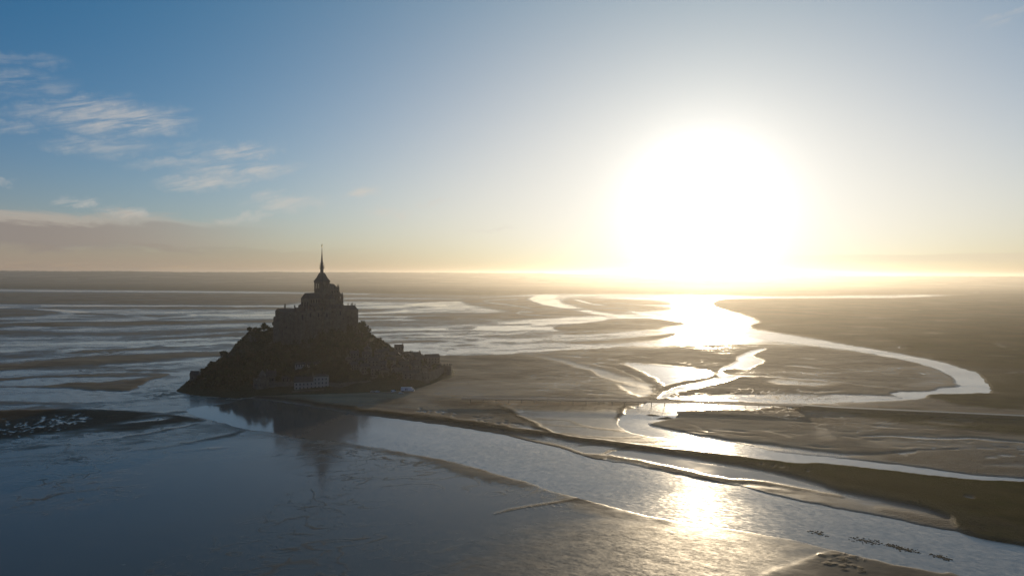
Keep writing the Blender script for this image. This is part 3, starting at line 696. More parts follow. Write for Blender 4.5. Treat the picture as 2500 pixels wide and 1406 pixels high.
def mat_sand():
    mt, g, b = new_mat('tidal_sand')
    geo = g.node('ShaderNodeNewGeometry')
    P = geo.outputs['Position']
    w = g.attr('wet'); gr = g.attr('grass'); mu = g.attr('mud'); ro = g.attr('pitted')
    n1 = g.noise(g.mapping(P, sc=(1, 1, 0)), 0.02, 6.0, 0.6)
    n2 = g.noise(g.streak(P, -12, 2.2, 1), 0.16, 5.0, 0.62)
    n3 = g.noise(g.mapping(P, sc=(1, 1, 0)), 0.6, 4.0, 0.6)
    big = g.noise(g.streak(P, 8, 1, 0.4), 0.0045, 6.0, 0.62, 0.6)
    # drainage rills: thin branching veins of water on the sand, of drained mud on the wet
    def veins(scale, width, turn):
        n = g.noise(g.streak(P, turn, 1.6, 1), scale, 3.0, 0.6, 0.9)
        return g.rng(g.math('ABSOLUTE', g.math('SUBTRACT', n, 0.5)), width, 0.0)
    zone = g.math('MULTIPLY', g.rng(g.noise(g.mapping(P, loc=(300, 90, 0), sc=(1, 1, 0)), 0.006, 3.0, 0.5), 0.44, 0.62), g.math('SUBTRACT', 1.0, gr))
    v1 = g.math('MULTIPLY', g.math('MAXIMUM', veins(0.022, 0.022, 30), g.math('MULTIPLY', veins(0.06, 0.03, 10), 0.7)), zone)
    dryc = g.mix(g.rng(g.math('ADD', g.math('ADD', g.math('MULTIPLY', n1, 0.25), g.math('MULTIPLY', big, 0.4)), g.math('MULTIPLY', g.noise(g.streak(P, -14, 5.0, 1), 0.05, 6.0, 0.65, 0.5), 0.35)), 0.38, 0.60), SAND_DRY_A, SAND_DRY_B)
    damp = g.math('MULTIPLY', g.rng(big, 0.47, 0.68), 0.46)
    w0 = w
    w = g.math('MAXIMUM', w0, damp)
    isdry = g.rng(w0, 0.55, 0.25)
    w = g.math('ADD', w, g.math('MULTIPLY', v1, g.math('MULTIPLY', isdry, 0.55)))
    w = g.math('SUBTRACT', w, g.math('MULTIPLY', v1, g.math('MULTIPLY', g.math('SUBTRACT', 1.0, isdry), 0.35)), clamp=True)
    # wetness broken up where the sand is neither dry nor flooded
    k = g.math('MULTIPLY', g.math('MULTIPLY', w, g.math('SUBTRACT', 1.0, w)), 2.4)
    nn = g.math('ADD', g.math('MULTIPLY', n1, 0.5), g.math('MULTIPLY', n2, 0.5))
    we = g.math('ADD', w, g.math('MULTIPLY', g.math('SUBTRACT', nn, 0.5), g.math('MULTIPLY', k, 2.2)), clamp=True)
    soft = g.math('MULTIPLY', g.rng(g.noise(g.streak(P, 22, 3.2, 1), 0.013, 6.0, 0.66, 0.4), 0.47, 0.68), g.rng(we, 0.5, 0.8, 0.0, 0.17))
    we = g.math('SUBTRACT', we, soft)
    c = g.mix(g.rng(we, 0.05, 0.7), dryc, SAND_WET)
    c = g.mix(g.math('MULTIPLY', mu, g.rng(n2, 0.25, 0.5, 0.7, 1.0)), c, g.mix(n3, MUD_A, MUD_B))
    pits = g.math('MULTIPLY', g.rng(g.noise(g.streak(P, -25, 2.0, 1), 0.42, 5.0, 0.7, 0.4), 0.60, 0.68), ro)
    c = g.mix(pits, c, MUD_A)
    gn = g.math('ADD', g.math('MULTIPLY', n1, 0.6), g.math('MULTIPLY', n3, 0.4))
    gc = g.mix(g.rng(gn, 0.35, 0.65), GRASS_A, GRASS_B)
    gc = g.mix(g.math('MULTIPLY', g.rng(g.noise(g.streak(P, -10, 2.0, 1), 0.07, 6.0, 0.7), 0.48, 0.62), 0.7), gc, (0.022, 0.02, 0.007))
    gc = g.mix(g.rng(g.noise(g.mapping(P, sc=(1, 1, 0)), 0.006, 5.0, 0.6), 0.4, 0.65), gc, GRASS_C)
    sy = g.node('ShaderNodeSeparateXYZ'); g.l.new(P, sy.inputs[0])
    gc = g.mix(g.rng(sy.outputs[1], 3800.0, 5200.0), gc, field_pattern(g, P, gc))
    gm = g.math('MULTIPLY', gr, g.math('SUBTRACT', 1.0, g.math('MULTIPLY', mu, 0.75)))
    c = g.mix(gm, c, gc)
    g.put(b.inputs['Base Color'], c)
    rr = g.mixf(g.rng(we, 0.25, 0.95), 0.85, g.rng(n1, 0.35, 0.65, ROUGH_WET, 0.13))
    rr = g.mixf(g.math('MAXIMUM', mu, gr), rr, 0.8)
    rr = g.mixf(ro, rr, 0.46)
    g.put(b.inputs['Roughness'], rr)
    b.inputs['IOR'].default_value = 1.34
    sp = g.mixf(g.rng(we, 0.08, 0.7), 0.015, 0.5)
    sp = g.mixf(g.math('MAXIMUM', g.math('MULTIPLY', mu, 0.9), gr), sp, 0.0)
    sp = g.mixf(pits, sp, 0.05)
    g.put(b.inputs['Specular IOR Level'], sp)
    # relief: tussocks and lumps by bump, fine ripples by tilted facets
    drn = g.math('SUBTRACT', 1.0, we)
    lump = g.noise(g.mapping(P, sc=(1, 1, 0)), 0.5, 5.0, 0.7)
    hgt = g.math('MULTIPLY', lump, g.math('ADD', g.math('MULTIPLY', drn, 0.18), g.math('MULTIPLY', g.math('MAXIMUM', gr, mu), 0.9)))
    bp = g.node('ShaderNodeBump')
    bp.inputs['Strength'].default_value = 1.0
    bp.inputs['Distance'].default_value = 1.0
    g.put(bp.inputs['Height'], hgt)
    tl = facet_normal(g, P, [(0.34, 0.5, -25, g.math('ADD', g.math('MULTIPLY', ro, 0.13), g.math('MULTIPLY', drn, 0.10))), (1.0, 0.6, -15, g.math('MULTIPLY', ro, 0.2)), (0.06, 0.35, -12, g.math('MULTIPLY', drn, 0.13))])
    g.l.new(g.vmath('NORMALIZE', g.vmath('ADD', tl, bp.outputs[0])), b.inputs['Normal'])
    return mt

SAND_DRY_A = (0.155, 0.112, 0.072); SAND_DRY_B = (0.42, 0.305, 0.19)
SAND_WET = (0.125, 0.108, 0.082)
MUD_A = (0.016, 0.014, 0.009); MUD_B = (0.046, 0.037, 0.022)
GRASS_A = (0.042, 0.052, 0.005); GRASS_B = (0.066, 0.056, 0.013); GRASS_C = (0.115, 0.085, 0.03)
ROUGH_WET = 0.06

def facet_normal(g, P, parts):
    """ripple facets: tilts the normal by noise vectors (scale, stretch, turn, amount)"""
    tot = None
    for (scale, stretch, turn, amt) in parts:
        n = g.noise(g.streak(P, turn, 1.0 / stretch, 1), scale, 2.0, 0.55, out=1)
        v = g.vmath('SUBTRACT', n, (0.5, 0.5, 0.5))
        sc = g.node('ShaderNodeVectorMath', operation='SCALE'); g.put(sc.inputs[0], v); g.put(sc.inputs['Scale'], amt)
        v = g.vmath('MULTIPLY', sc.outputs[0], (1, 1, 0))
        tot = v if tot is None else g.vmath('ADD', tot, v)
    return tot

def mat_water():
    mt, g, b = new_mat('bay_water')
    geo = g.node('ShaderNodeNewGeometry')
    P = geo.outputs['Position']
    b.inputs['Base Color'].default_value = (0.17, 0.155, 0.13, 1)
    b.inputs['Specular IOR Level'].default_value = 0.9
    b.inputs['IOR'].default_value = 1.33
    big = g.noise(g.streak(P, -28, 3.0, 1), 0.02, 4.0, 0.6)
    calm = g.rng(big, 0.30, 0.66, 0.6, 1.0)
    sx = g.node('ShaderNodeSeparateXYZ'); g.l.new(P, sx.inputs[0])
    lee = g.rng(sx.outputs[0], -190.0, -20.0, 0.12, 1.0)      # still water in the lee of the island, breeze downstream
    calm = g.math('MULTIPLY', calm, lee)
    g.put(b.inputs['Base Color'], g.mix(lee, (0.10, 0.095, 0.08), (0.40, 0.355, 0.29)))   # silty tone, painted paler downstream for reflected sky, darker where the island mirrors
    g.put(b.inputs['Roughness'], g.mixf(calm, 0.05, 0.25))
    tl = facet_normal(g, P, [(0.30, 0.45, -35, g.math('MULTIPLY', calm, 0.07)), (0.85, 0.45, -28, g.math('MULTIPLY', calm, 0.22))])
    g.l.new(g.vmath('NORMALIZE', g.vmath('ADD', tl, (0, 0, 1))), b.inputs['Normal'])
    return mt


M = {}
M['sand'] = mat_sand()
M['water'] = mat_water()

# ------------------------------------------------------------------ tidal flat mesh
def build_flat():
    # columns by azimuth, rows by distance: fine near the camera, coarse far away
    xs = np.concatenate([np.linspace(-1000, -420, 40)[:-1], np.arange(-420, 2921, 3.4), np.linspace(2921, 3500, 40)[1:]])
    # py relative to a level horizon, so that rows run along constant distance
    rows = np.concatenate([[18.5], np.arange(19.5, 130, 1.0), np.arange(130, 430, 1.5), np.arange(430, 760, 2.6), np.linspace(760, 1500, 30)])
    dist = CAM_H * F_PX / rows                        # along +Y
    X = ((xs[None, :] - 1250.0) / F_PX) * dist[:, None]
    Y = np.repeat(dist[:, None], len(xs), 1)
    # image pixel position of every ground point
    rel = np.stack([X, Y, np.full_like(X, -CAM_H)], -1)
    a = rel @ np.array(cr); b_ = rel @ np.array(cu); c = rel @ np.array(fwd)
    px = 1250 + F_PX * a / c; py = 703 - F_PX * b_ / c
    jx = (fbm(X / 60, Y / 60, 4, 3) - 0.5); jy = (fbm(X / 60 + 31, Y / 60, 4, 9) - 0.5)
    sc = np.clip(rows / 200.0, 0.1, 1.5)[:, None]
    kx = (fbm(X / 11 + 5, Y / 11, 4, 13) - 0.5); ky = (fbm(X / 11, Y / 11 + 9, 4, 17) - 0.5)
    pxj = px + (jx * 14 + kx * 10) * sc; pyj = py + (jy * 4 + ky * 3.4) * sc
    Z = sample(zz_final, pxj, pyj)
    n = fbm(X / 25, Y / 25, 4, 5) - 0.5
    mudv = sample(mud, pxj, pyj); grv = sample(grass, pxj, pyj)
    Z = Z + n * (0.10 * np.clip(Z, 0, 1) + 0.5 * mudv * np.clip(Z, 0, 1.5))
    wtv = sample(watr, pxj, pyj)
    V = np.stack([X, Y, Z], -1).reshape(-1, 3)
    nr, nc = X.shape
    i = np.arange(nr * nc).reshape(nr, nc)
    Fq = np.stack([i[:-1, :-1], i[:-1, 1:], i[1:, 1:], i[1:, :-1]], -1).reshape(-1, 4)[:, ::-1]
    o = new_mesh_obj('tidal_flat', V, Fq, M['sand'], True)
    for nm, arr in (('wet', sample(wet, pxj, pyj)), ('grass', grv), ('mud', mudv), ('pitted', sample(rough_ground, pxj, pyj))):
        at = o.data.attributes.new(nm, 'FLOAT', 'POINT')
        at.data.foreach_set('value', arr.astype(np.float32).ravel())
    o['kind'] = 'structure'; o['label'] = 'tidal sand flats, mud and salt marsh around the island'
    return o
build_flat()

def sheet(name, half, z, mat, n=24):
    g_ = np.linspace(-half, half, n)
    X, Y = np.meshgrid(g_, g_)
    V = np.stack([X, Y, np.full_like(X, z)], -1).reshape(-1, 3)
    i = np.arange(n * n).reshape(n, n)
    Fq = np.stack([i[:-1, :-1], i[:-1, 1:], i[1:, 1:], i[1:, :-1]], -1).reshape(-1, 4)
    return new_mesh_obj(name, V, Fq, mat)
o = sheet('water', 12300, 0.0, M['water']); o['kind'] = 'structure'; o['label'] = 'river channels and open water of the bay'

def build_hills():
    # low wooded hills along the far side of the bay
    az = np.radians(np.linspace(-44.5, 44.5, 900))
    rings = [(7600, 0.0), (8400, 0.12), (9400, 0.36), (10400, 0.68), (11400, 1.0), (12200, 0.95)]
    V = []
    for (r, k) in rings:
        d = np.degrees(az)
        hgt = 123 + 20 * np.exp(-((d + 38) / 22) ** 2) - 4 * np.clip((d - 5) / 30, 0, 1)
        h = hgt * k * (0.82 + 0.36 * fbm(d / 7 + r / 900, d * 0 + r / 3000, 4, 2)) + 5 * k * (fbm(d * 3, d * 0 + r, 3, 8) - 0.5) + 7 * k * (vnoise(d * 11, d * 0 + r, 5))
        V.append(np.stack([r * np.tan(az), np.full_like(az, r), np.minimum(h, 158) - (2 if k == 0 else 0)], -1))
    nr, nc = len(rings), len(az)
    V = np.concatenate(V)
    i = np.arange(nr * nc).reshape(nr, nc)
    Fq = np.stack([i[:-1, :-1], i[:-1, 1:], i[1:, 1:], i[1:, :-1]], -1).reshape(-1, 4)[:, ::-1]
    mt, g, b = new_mat('far_country')
    geo = g.node('ShaderNodeNewGeometry')
    n = g.noise(geo.outputs['Position'], 0.0016, 6.0, 0.65)
    c = g.mix(g.rng(n, 0.4, 0.6), (0.05, 0.055, 0.04), (0.14, 0.13, 0.10))
    c = field_pattern(g, geo.outputs['Position'], c)
    g.put(b.inputs['Base Color'], c); b.inputs['Roughness'].default_value = 0.95; b.inputs['Specular IOR Level'].default_value = 0.0
    o = new_mesh_obj('far_hills', V, Fq, mt, True); o['kind'] = 'structure'
build_hills()
# ------------------------------------------------------------------ building helpers
class MB:
    """collects simple solids into one mesh"""
    def __init__(s): s.v = []; s.f = []
    def add(s, V, Fc):
        n = len(s.v); s.v += [tuple(p) for p in V]; s.f += [tuple(i + n for i in f) for f in Fc]; return s
    def prism(s, pts, z0, z1, top=None):
        """vertical prism over a counter-clockwise outline; top = scaled outline"""
        n = len(pts); t = top or pts
        V = [(x, y, z0) for x, y in pts] + [(x, y, z1) for x, y in t]
        Fc = [tuple(range(n))[::-1], tuple(range(n, 2 * n))] + [(i, (i + 1) % n, n + (i + 1) % n, n + i) for i in range(n)]
        return s.add(V, Fc)
    def box(s, cx, cy, hx, hy, z0, z1, rot=0.0, taper=1.0):
        c, sn = math.cos(rot), math.sin(rot)
        def q(k): return [(cx + c * x * k - sn * y * k, cy + sn * x * k + c * y * k) for x, y in ((-hx, -hy), (hx, -hy), (hx, hy), (-hx, hy))]
        return s.prism(q(1), z0, z1, q(taper))
    def cyl(s, cx, cy, r0, r1, z0, z1, n=14, a0=0.0):
        p = [(cx + r0 * math.cos(a0 + 2 * math.pi * i / n), cy + r0 * math.sin(a0 + 2 * math.pi * i / n)) for i in range(n)]
        t = [(cx + r1 * math.cos(a0 + 2 * math.pi * i / n), cy + r1 * math.sin(a0 + 2 * math.pi * i / n)) for i in range(n)]
        return s.prism(p, z0, z1, t)
    def gable(s, cx, cy, hx, hy, z0, z1, rot=0.0, hip=0.0, over=0.0):
        """roof with its ridge along local x; hip = how far the ridge ends draw in"""
        c, sn = math.cos(rot), math.sin(rot)
        def w(x, y, z): return (cx + c * x - sn * y, cy + sn * x + c * y, z)
        a, b = hx + over, hy + over
        V = [w(-a, -b, z0), w(a, -b, z0), w(a, b, z0), w(-a, b, z0), w(-a + hip, 0, z1), w(a - hip, 0, z1)]
        return s.add(V, [(3, 2, 1, 0), (0, 1, 5, 4), (2, 3, 4, 5), (1, 2, 5), (3, 0, 4)])
    def lathe(s, cx, cy, prof, n=12):
        for (ra, za), (rb, zb) in zip(prof, prof[1:]): s.cyl(cx, cy, ra, rb, za, zb, n)
        return s
    def beam(s, a, b, w, h):
        a, b = Vector(a), Vector(b); d = (b - a).normalized()
        sd = d.cross(Vector((0, 0, 1)))
        sd = sd.normalized() if sd.length > 1e-4 else Vector((1, 0, 0))
        up = sd.cross(d).normalized()
        V = []
        for p in (a, b):
            for i, j in ((-1, -1), (1, -1), (1, 1), (-1, 1)): V.append(p + sd * (w / 2 * i) + up * (h / 2 * j))
        return s.add(V, [(0, 1, 2, 3), (7, 6, 5, 4), (0, 4, 5, 1), (1, 5, 6, 2), (2, 6, 7, 3), (3, 7, 4, 0)])
    def mesh(s, name, mat):
        me = bpy.data.meshes.new(name); me.from_pydata(s.v, [], s.f); me.update()
        me.materials.append(mat); return me
    def build(s, name, mat, parent=None, smooth=False):
        o = bpy.data.objects.new(name, s.mesh(name, mat)); col.objects.link(o)
        if parent: o.parent = parent
        if smooth: o.data.polygons.foreach_set('use_smooth', [True] * len(o.data.polygons))
        return o

def put(name, me, parent=None, loc=(0, 0, 0), rotz=0.0, sc=(1, 1, 1)):
    o = bpy.data.objects.new(name, me); col.objects.link(o)
    o.location = loc; o.rotation_euler = (0, 0, rotz); o.scale = sc
    if parent: o.parent = parent
    return o

def tag(o, label, cat, group=None):
    o['label'] = label; o['category'] = cat
    if group: o['group'] = group
    return o

def thing(name, label, cat, loc, rotz=0.0, group=None):
    o = bpy.data.objects.new(name, None); col.objects.link(o)
    o.empty_display_size = 1.0
    o.location = loc; o.rotation_euler = (0, 0, rotz)
    return tag(o, label, cat, group)

def mat_stone(name, a, b, scale=0.35, rough=0.9, spec=0.2, bump=0.12, course=0.0):
    mt, g, bs = new_mat(name)
    geo = g.node('ShaderNodeNewGeometry'); P = geo.outputs['Position']
    n = g.noise(P, scale, 6.0, 0.65); n2 = g.noise(P, scale * 6, 4.0, 0.6)
    st = g.noise(g.mapping(P, sc=(1, 1, 0.15)), scale * 1.5, 4.0, 0.6)
    c = g.mix(g.rng(n, 0.3, 0.7), a, b)
    c = g.mix(g.math('MULTIPLY', g.rng(st, 0.5, 0.75), 0.45), c, tuple(x * 0.55 for x in a))
    c = g.mix(g.math('MULTIPLY', n2, 0.35), c, tuple(x * 0.7 for x in b))
    g.put(bs.inputs['Base Color'], c)
    bs.inputs['Roughness'].default_value = rough; bs.inputs['Specular IOR Level'].default_value = spec
    h = g.math('ADD', g.math('MULTIPLY', n2, 0.6), n)
    if course:
        wv = g.node('ShaderNodeTexWave', bands_direction='Z'); g.put(wv.inputs['Vector'], P)
        wv.inputs['Scale'].default_value = course; wv.inputs['Distortion'].default_value = 0.6
        h = g.math('ADD', h, g.math('MULTIPLY', wv.outputs['Fac'], 0.3))
    bp = g.node('ShaderNodeBump'); bp.inputs['Strength'].default_value = 1.0; bp.inputs['Distance'].default_value = bump
    g.put(bp.inputs['Height'], h); g.l.new(bp.outputs[0], bs.inputs['Normal'])
    return mt

def mat_plain(name, c, rough=0.7, spec=0.3, metal=0.0, vary=0.2, scale=1.5):
    mt, g, bs = new_mat(name)
    geo = g.node('ShaderNodeNewGeometry')
    n = g.noise(geo.outputs['Position'], scale, 4.0, 0.6)
    g.put(bs.inputs['Base Color'], g.mix(n, tuple(x * (1 - vary) for x in c), tuple(min(1, x * (1 + vary)) for x in c)))
    bs.inputs['Roughness'].default_value = rough; bs.inputs['Specular IOR Level'].default_value = spec; bs.inputs['Metallic'].default_value = metal
    return mt

def mat_leaf(name, a, b):
    mt, g, bs = new_mat(name)
    geo = g.node('ShaderNodeNewGeometry'); oi = g.node('ShaderNodeObjectInfo')
    n = g.noise(geo.outputs['Position'], 0.5, 4.0, 0.6)
    f = g.math('ADD', g.math('MULTIPLY', n, 0.7), g.math('MULTIPLY', oi.outputs['Random'], 0.3))
    g.put(bs.inputs['Base Color'], g.mix(g.rng(f, 0.3, 0.7), a, b))
    bs.inputs['Roughness'].default_value = 0.75; bs.inputs['Specular IOR Level'].default_value = 0.15
    bs.inputs['Subsurface Weight'].default_value = 0.0
    return mt

M['granite'] = mat_stone('granite_masonry', (0.085, 0.076, 0.058), (0.155, 0.138, 0.108), 0.25, course=1.2)
M['granite_dark'] = mat_stone('old_granite', (0.10, 0.09, 0.07), (0.17, 0.15, 0.12), 0.3, course=1.0)
M['pale_wall'] = mat_stone('limewashed_wall', (0.36, 0.31, 0.24), (0.46, 0.41, 0.33), 0.4, bump=0.03)
M['house_wall'] = mat_stone('house_stone', (0.09, 0.08, 0.062), (0.165, 0.145, 0.115), 0.5, bump=0.05)
M['slate'] = mat_stone('roof_slate', (0.038, 0.036, 0.033), (0.07, 0.066, 0.06), 0.6, 0.75, 0.25, 0.05, course=2.5)
M['copper'] = mat_plain('spire_sheathing', (0.06, 0.06, 0.06), 0.6, 0.4)
M['gilt'] = mat_plain('gilded_metal', (0.6, 0.42, 0.12), 0.3, 0.5, 1.0, 0.05)
M['glass'] = mat_plain('dark_window_glass', (0.02, 0.022, 0.025), 0.12, 0.5, 0, 0.1)
M['bark'] = mat_stone('bark', (0.06, 0.05, 0.04), (0.11, 0.09, 0.07), 2.0)
M['leaf'] = mat_leaf('leaf_green', (0.022, 0.034, 0.011), (0.062, 0.075, 0.026))
M['scrub'] = mat_leaf('scrub_green', (0.024, 0.032, 0.013), (0.07, 0.07, 0.03))

def mat_island():
    mt, g, bs = new_mat('island_rock')
    geo = g.node('ShaderNodeNewGeometry'); P = geo.outputs['Position']
    sep = g.node('ShaderNodeSeparateXYZ'); g.l.new(geo.outputs['Normal'], sep.inputs[0])
    n = g.noise(P, 0.12, 6.0, 0.65); n2 = g.noise(P, 0.7, 5.0, 0.65)
    rock = g.mix(g.rng(n2, 0.3, 0.7), (0.065, 0.06, 0.05), (0.17, 0.155, 0.13))
    turf = g.mix(g.rng(n2, 0.35, 0.65), (0.022, 0.03, 0.010), (0.06, 0.062, 0.025))
    f = g.rng(g.math('ADD', sep.outputs['Z'], g.math('MULTIPLY', g.math('SUBTRACT', n, 0.5), 1.1)), 0.45, 0.75)
    g.put(bs.inputs['Base Color'], g.mix(f, rock, turf))
    bs.inputs['Roughness'].default_value = 0.95; bs.inputs['Specular IOR Level'].default_value = 0.15
    bp = g.node('ShaderNodeBump'); bp.inputs['Distance'].default_value = 1.6
    g.put(bp.inputs['Height'], g.math('ADD', n2, n)); g.l.new(bp.outputs[0], bs.inputs['Normal'])
    return mt
M['island'] = mat_island()

# ------------------------------------------------------------------ the island
FR_A = math.atan2(231.0, 830.0)                      # local frame: u across the sight line, v along it
ORG = Vector((-231.0, 830.0, 0.0))
EU = Vector((math.cos(FR_A), math.sin(FR_A), 0)); EV = Vector((-math.sin(FR_A), math.cos(FR_A), 0))
def loc_w(u, v, z=0.0): return ORG + EU * u + EV * v + Vector((0, 0, z))

ctrl = []
SHORE = [(436, 952), (458, 957), (482, 961), (520, 964), (560, 967), (600, 967), (640, 966), (700, 964), (760, 963), (840, 960), (900, 958), (950, 955), (1000, 951), (1040, 941), (1075, 928), (1104, 914)]
for p in SHORE:
    q = ground_at(p[0], p[1], 0.8); ctrl.append((q.x, q.y, 0.9))
    if p[0] < 1000:
        q2 = q - Vector((0, 22, 0)); ctrl.append((q2.x, q2.y, -3.0))
q = ground_at(418, 948); ctrl.append((q.x, q.y, -4)); q = ground_at(425, 940); ctrl.append((q.x, q.y, -4))
for (px, py, d) in [(452, 941, 716), (466, 930, 718), (478, 928, 718), (490, 927, 722), (500, 915, 735), (522, 896, 752), (548, 874, 768), (562, 858, 775), (578, 839, 790), (598, 834, 797), (604, 814, 800), (650, 812, 815),
                    (590, 837, 782), (586, 838, 803), (574, 842, 778), (576, 841, 806), (607, 813, 790), (607, 813, 814), (630, 814, 800), (594, 834, 815), (560, 930, 702), (600, 925, 705), (640, 925, 712), (660, 905, 725), (600, 880, 745), (640, 860, 768), (620, 840, 790), (700, 905, 745), (745, 889, 760), (700, 855, 792), (745, 855, 788), (670, 825, 800), (690, 806, 808), (730, 806, 806),
                    (780, 865, 772), (800, 905, 735), (800, 935, 710), (700, 935, 712), (850, 857, 778), (850, 905, 738), (870, 824, 812), (902, 856, 808), (900, 885, 762), (900, 925, 722), (950, 877, 782), (950, 925, 728),
                    (985, 874, 812), (1000, 888, 790), (1000, 925, 735), (1040, 892, 800), (1070, 897, 816), (1050, 920, 772), (1092, 908, 812), (960, 872, 815), (930, 868, 812)]:
    q = at_depth(px, py, d); ctrl.append(tuple(q))
for (u, v, z) in [(-44, -6, 66), (-20, -14, 68), (5, -16, 68), (30, -8, 65), (38, 8, 62), (-40, 18, 64), (0, 20, 70), (25, 25, 64), (0, 60, 44), (-60, 45, 38), (50, 50, 36), (0, 100, 12), (-85, 45, 18), (85, 45, 16), (60, 85, 8),
                  (-55, 90, 8), (0, 132, -2), (70, 118, -3), (-70, 118, -3), (125, 60, -2), (140, 20, 1), (-122, 65, -3), (-150, 20, -4), (-120, -10, 0), (-110, 20, 2), (165, -10, -1), (118, 15, 12)]:
    q = loc_w(u, v, z); ctrl.append(tuple(q))
ctrl = np.array(ctrl, float)
_A = np.hypot(ctrl[:, None, 0] - ctrl[None, :, 0], ctrl[:, None, 1] - ctrl[None, :, 1])
_w = np.linalg.solve(_A + np.eye(len(ctrl)) * -0.6, ctrl[:, 2])
def island_h(x, y, rough=True):
    x = np.asarray(x, float); y = np.asarray(y, float)
    h = np.zeros(np.broadcast(x, y).shape)
    for i in range(len(ctrl)): h = h + _w[i] * np.hypot(x - ctrl[i, 0], y - ctrl[i, 1])
    if rough:
        k = np.clip(h / 12.0, 0.05, 1.0)
        h = h + k * (8.0 * (fbm(x / 18, y / 18, 5, 21) - 0.5) + 3.0 * np.abs(fbm(x / 6, y / 6, 4, 33) - 0.5))
    return h
def ih(x, y): return float(island_h(np.array([x]), np.array([y]))[0])

def build_island():
    xs = np.arange(-395, -25, 1.6); ys = np.arange(640, 985, 1.6)
    X, Y = np.meshgrid(xs, ys)
    Z = np.maximum(island_h(X, Y), -2.0)
    V = np.stack([X, Y, Z], -1).reshape(-1, 3)
    i = np.arange(X.size).reshape(X.shape)
    quads = np.stack([i[:-1, :-1], i[:-1, 1:], i[1:, 1:], i[1:, :-1]], -1).reshape(-1, 4)
    keep = (Z.reshape(-1)[quads] > -1.9).any(1)
    o = new_mesh_obj('island_terrain', V, quads[keep], M['island'], False)
    o['kind'] = 'structure'; o['label'] = 'steep granite island rising from the tidal flats'
build_island()

# ------------------------------------------------------------------ abbey
def arch_mesh(name, w, h, mat, depth=0.35):
    """pointed-arch window: an outline prism standing in the xz plane, facing -y"""
    pts = [(-w / 2, 0), (w / 2, 0), (w / 2, h * 0.68), (w * 0.30, h * 0.87), (0, h), (-w * 0.30, h * 0.87), (-w / 2, h * 0.68)]
    n = len(pts)
    V = [(x, -depth / 2, z) for x, z in pts] + [(x, depth / 2, z) for x, z in pts]
    Fc = [tuple(range(n)), tuple(range(2 * n - 1, n - 1, -1))] + [((i + 1) % n, i, n + i, n + (i + 1) % n) for i in range(n)]
    me = bpy.data.meshes.new(name); me.from_pydata(V, [], Fc); me.update(); me.materials.append(mat); return me
LANCET = arch_mesh('lancet_window', 1.5, 5.0, M['glass'])
SMALLWIN = arch_mesh('small_window', 1.2, 2.4, M['glass'])

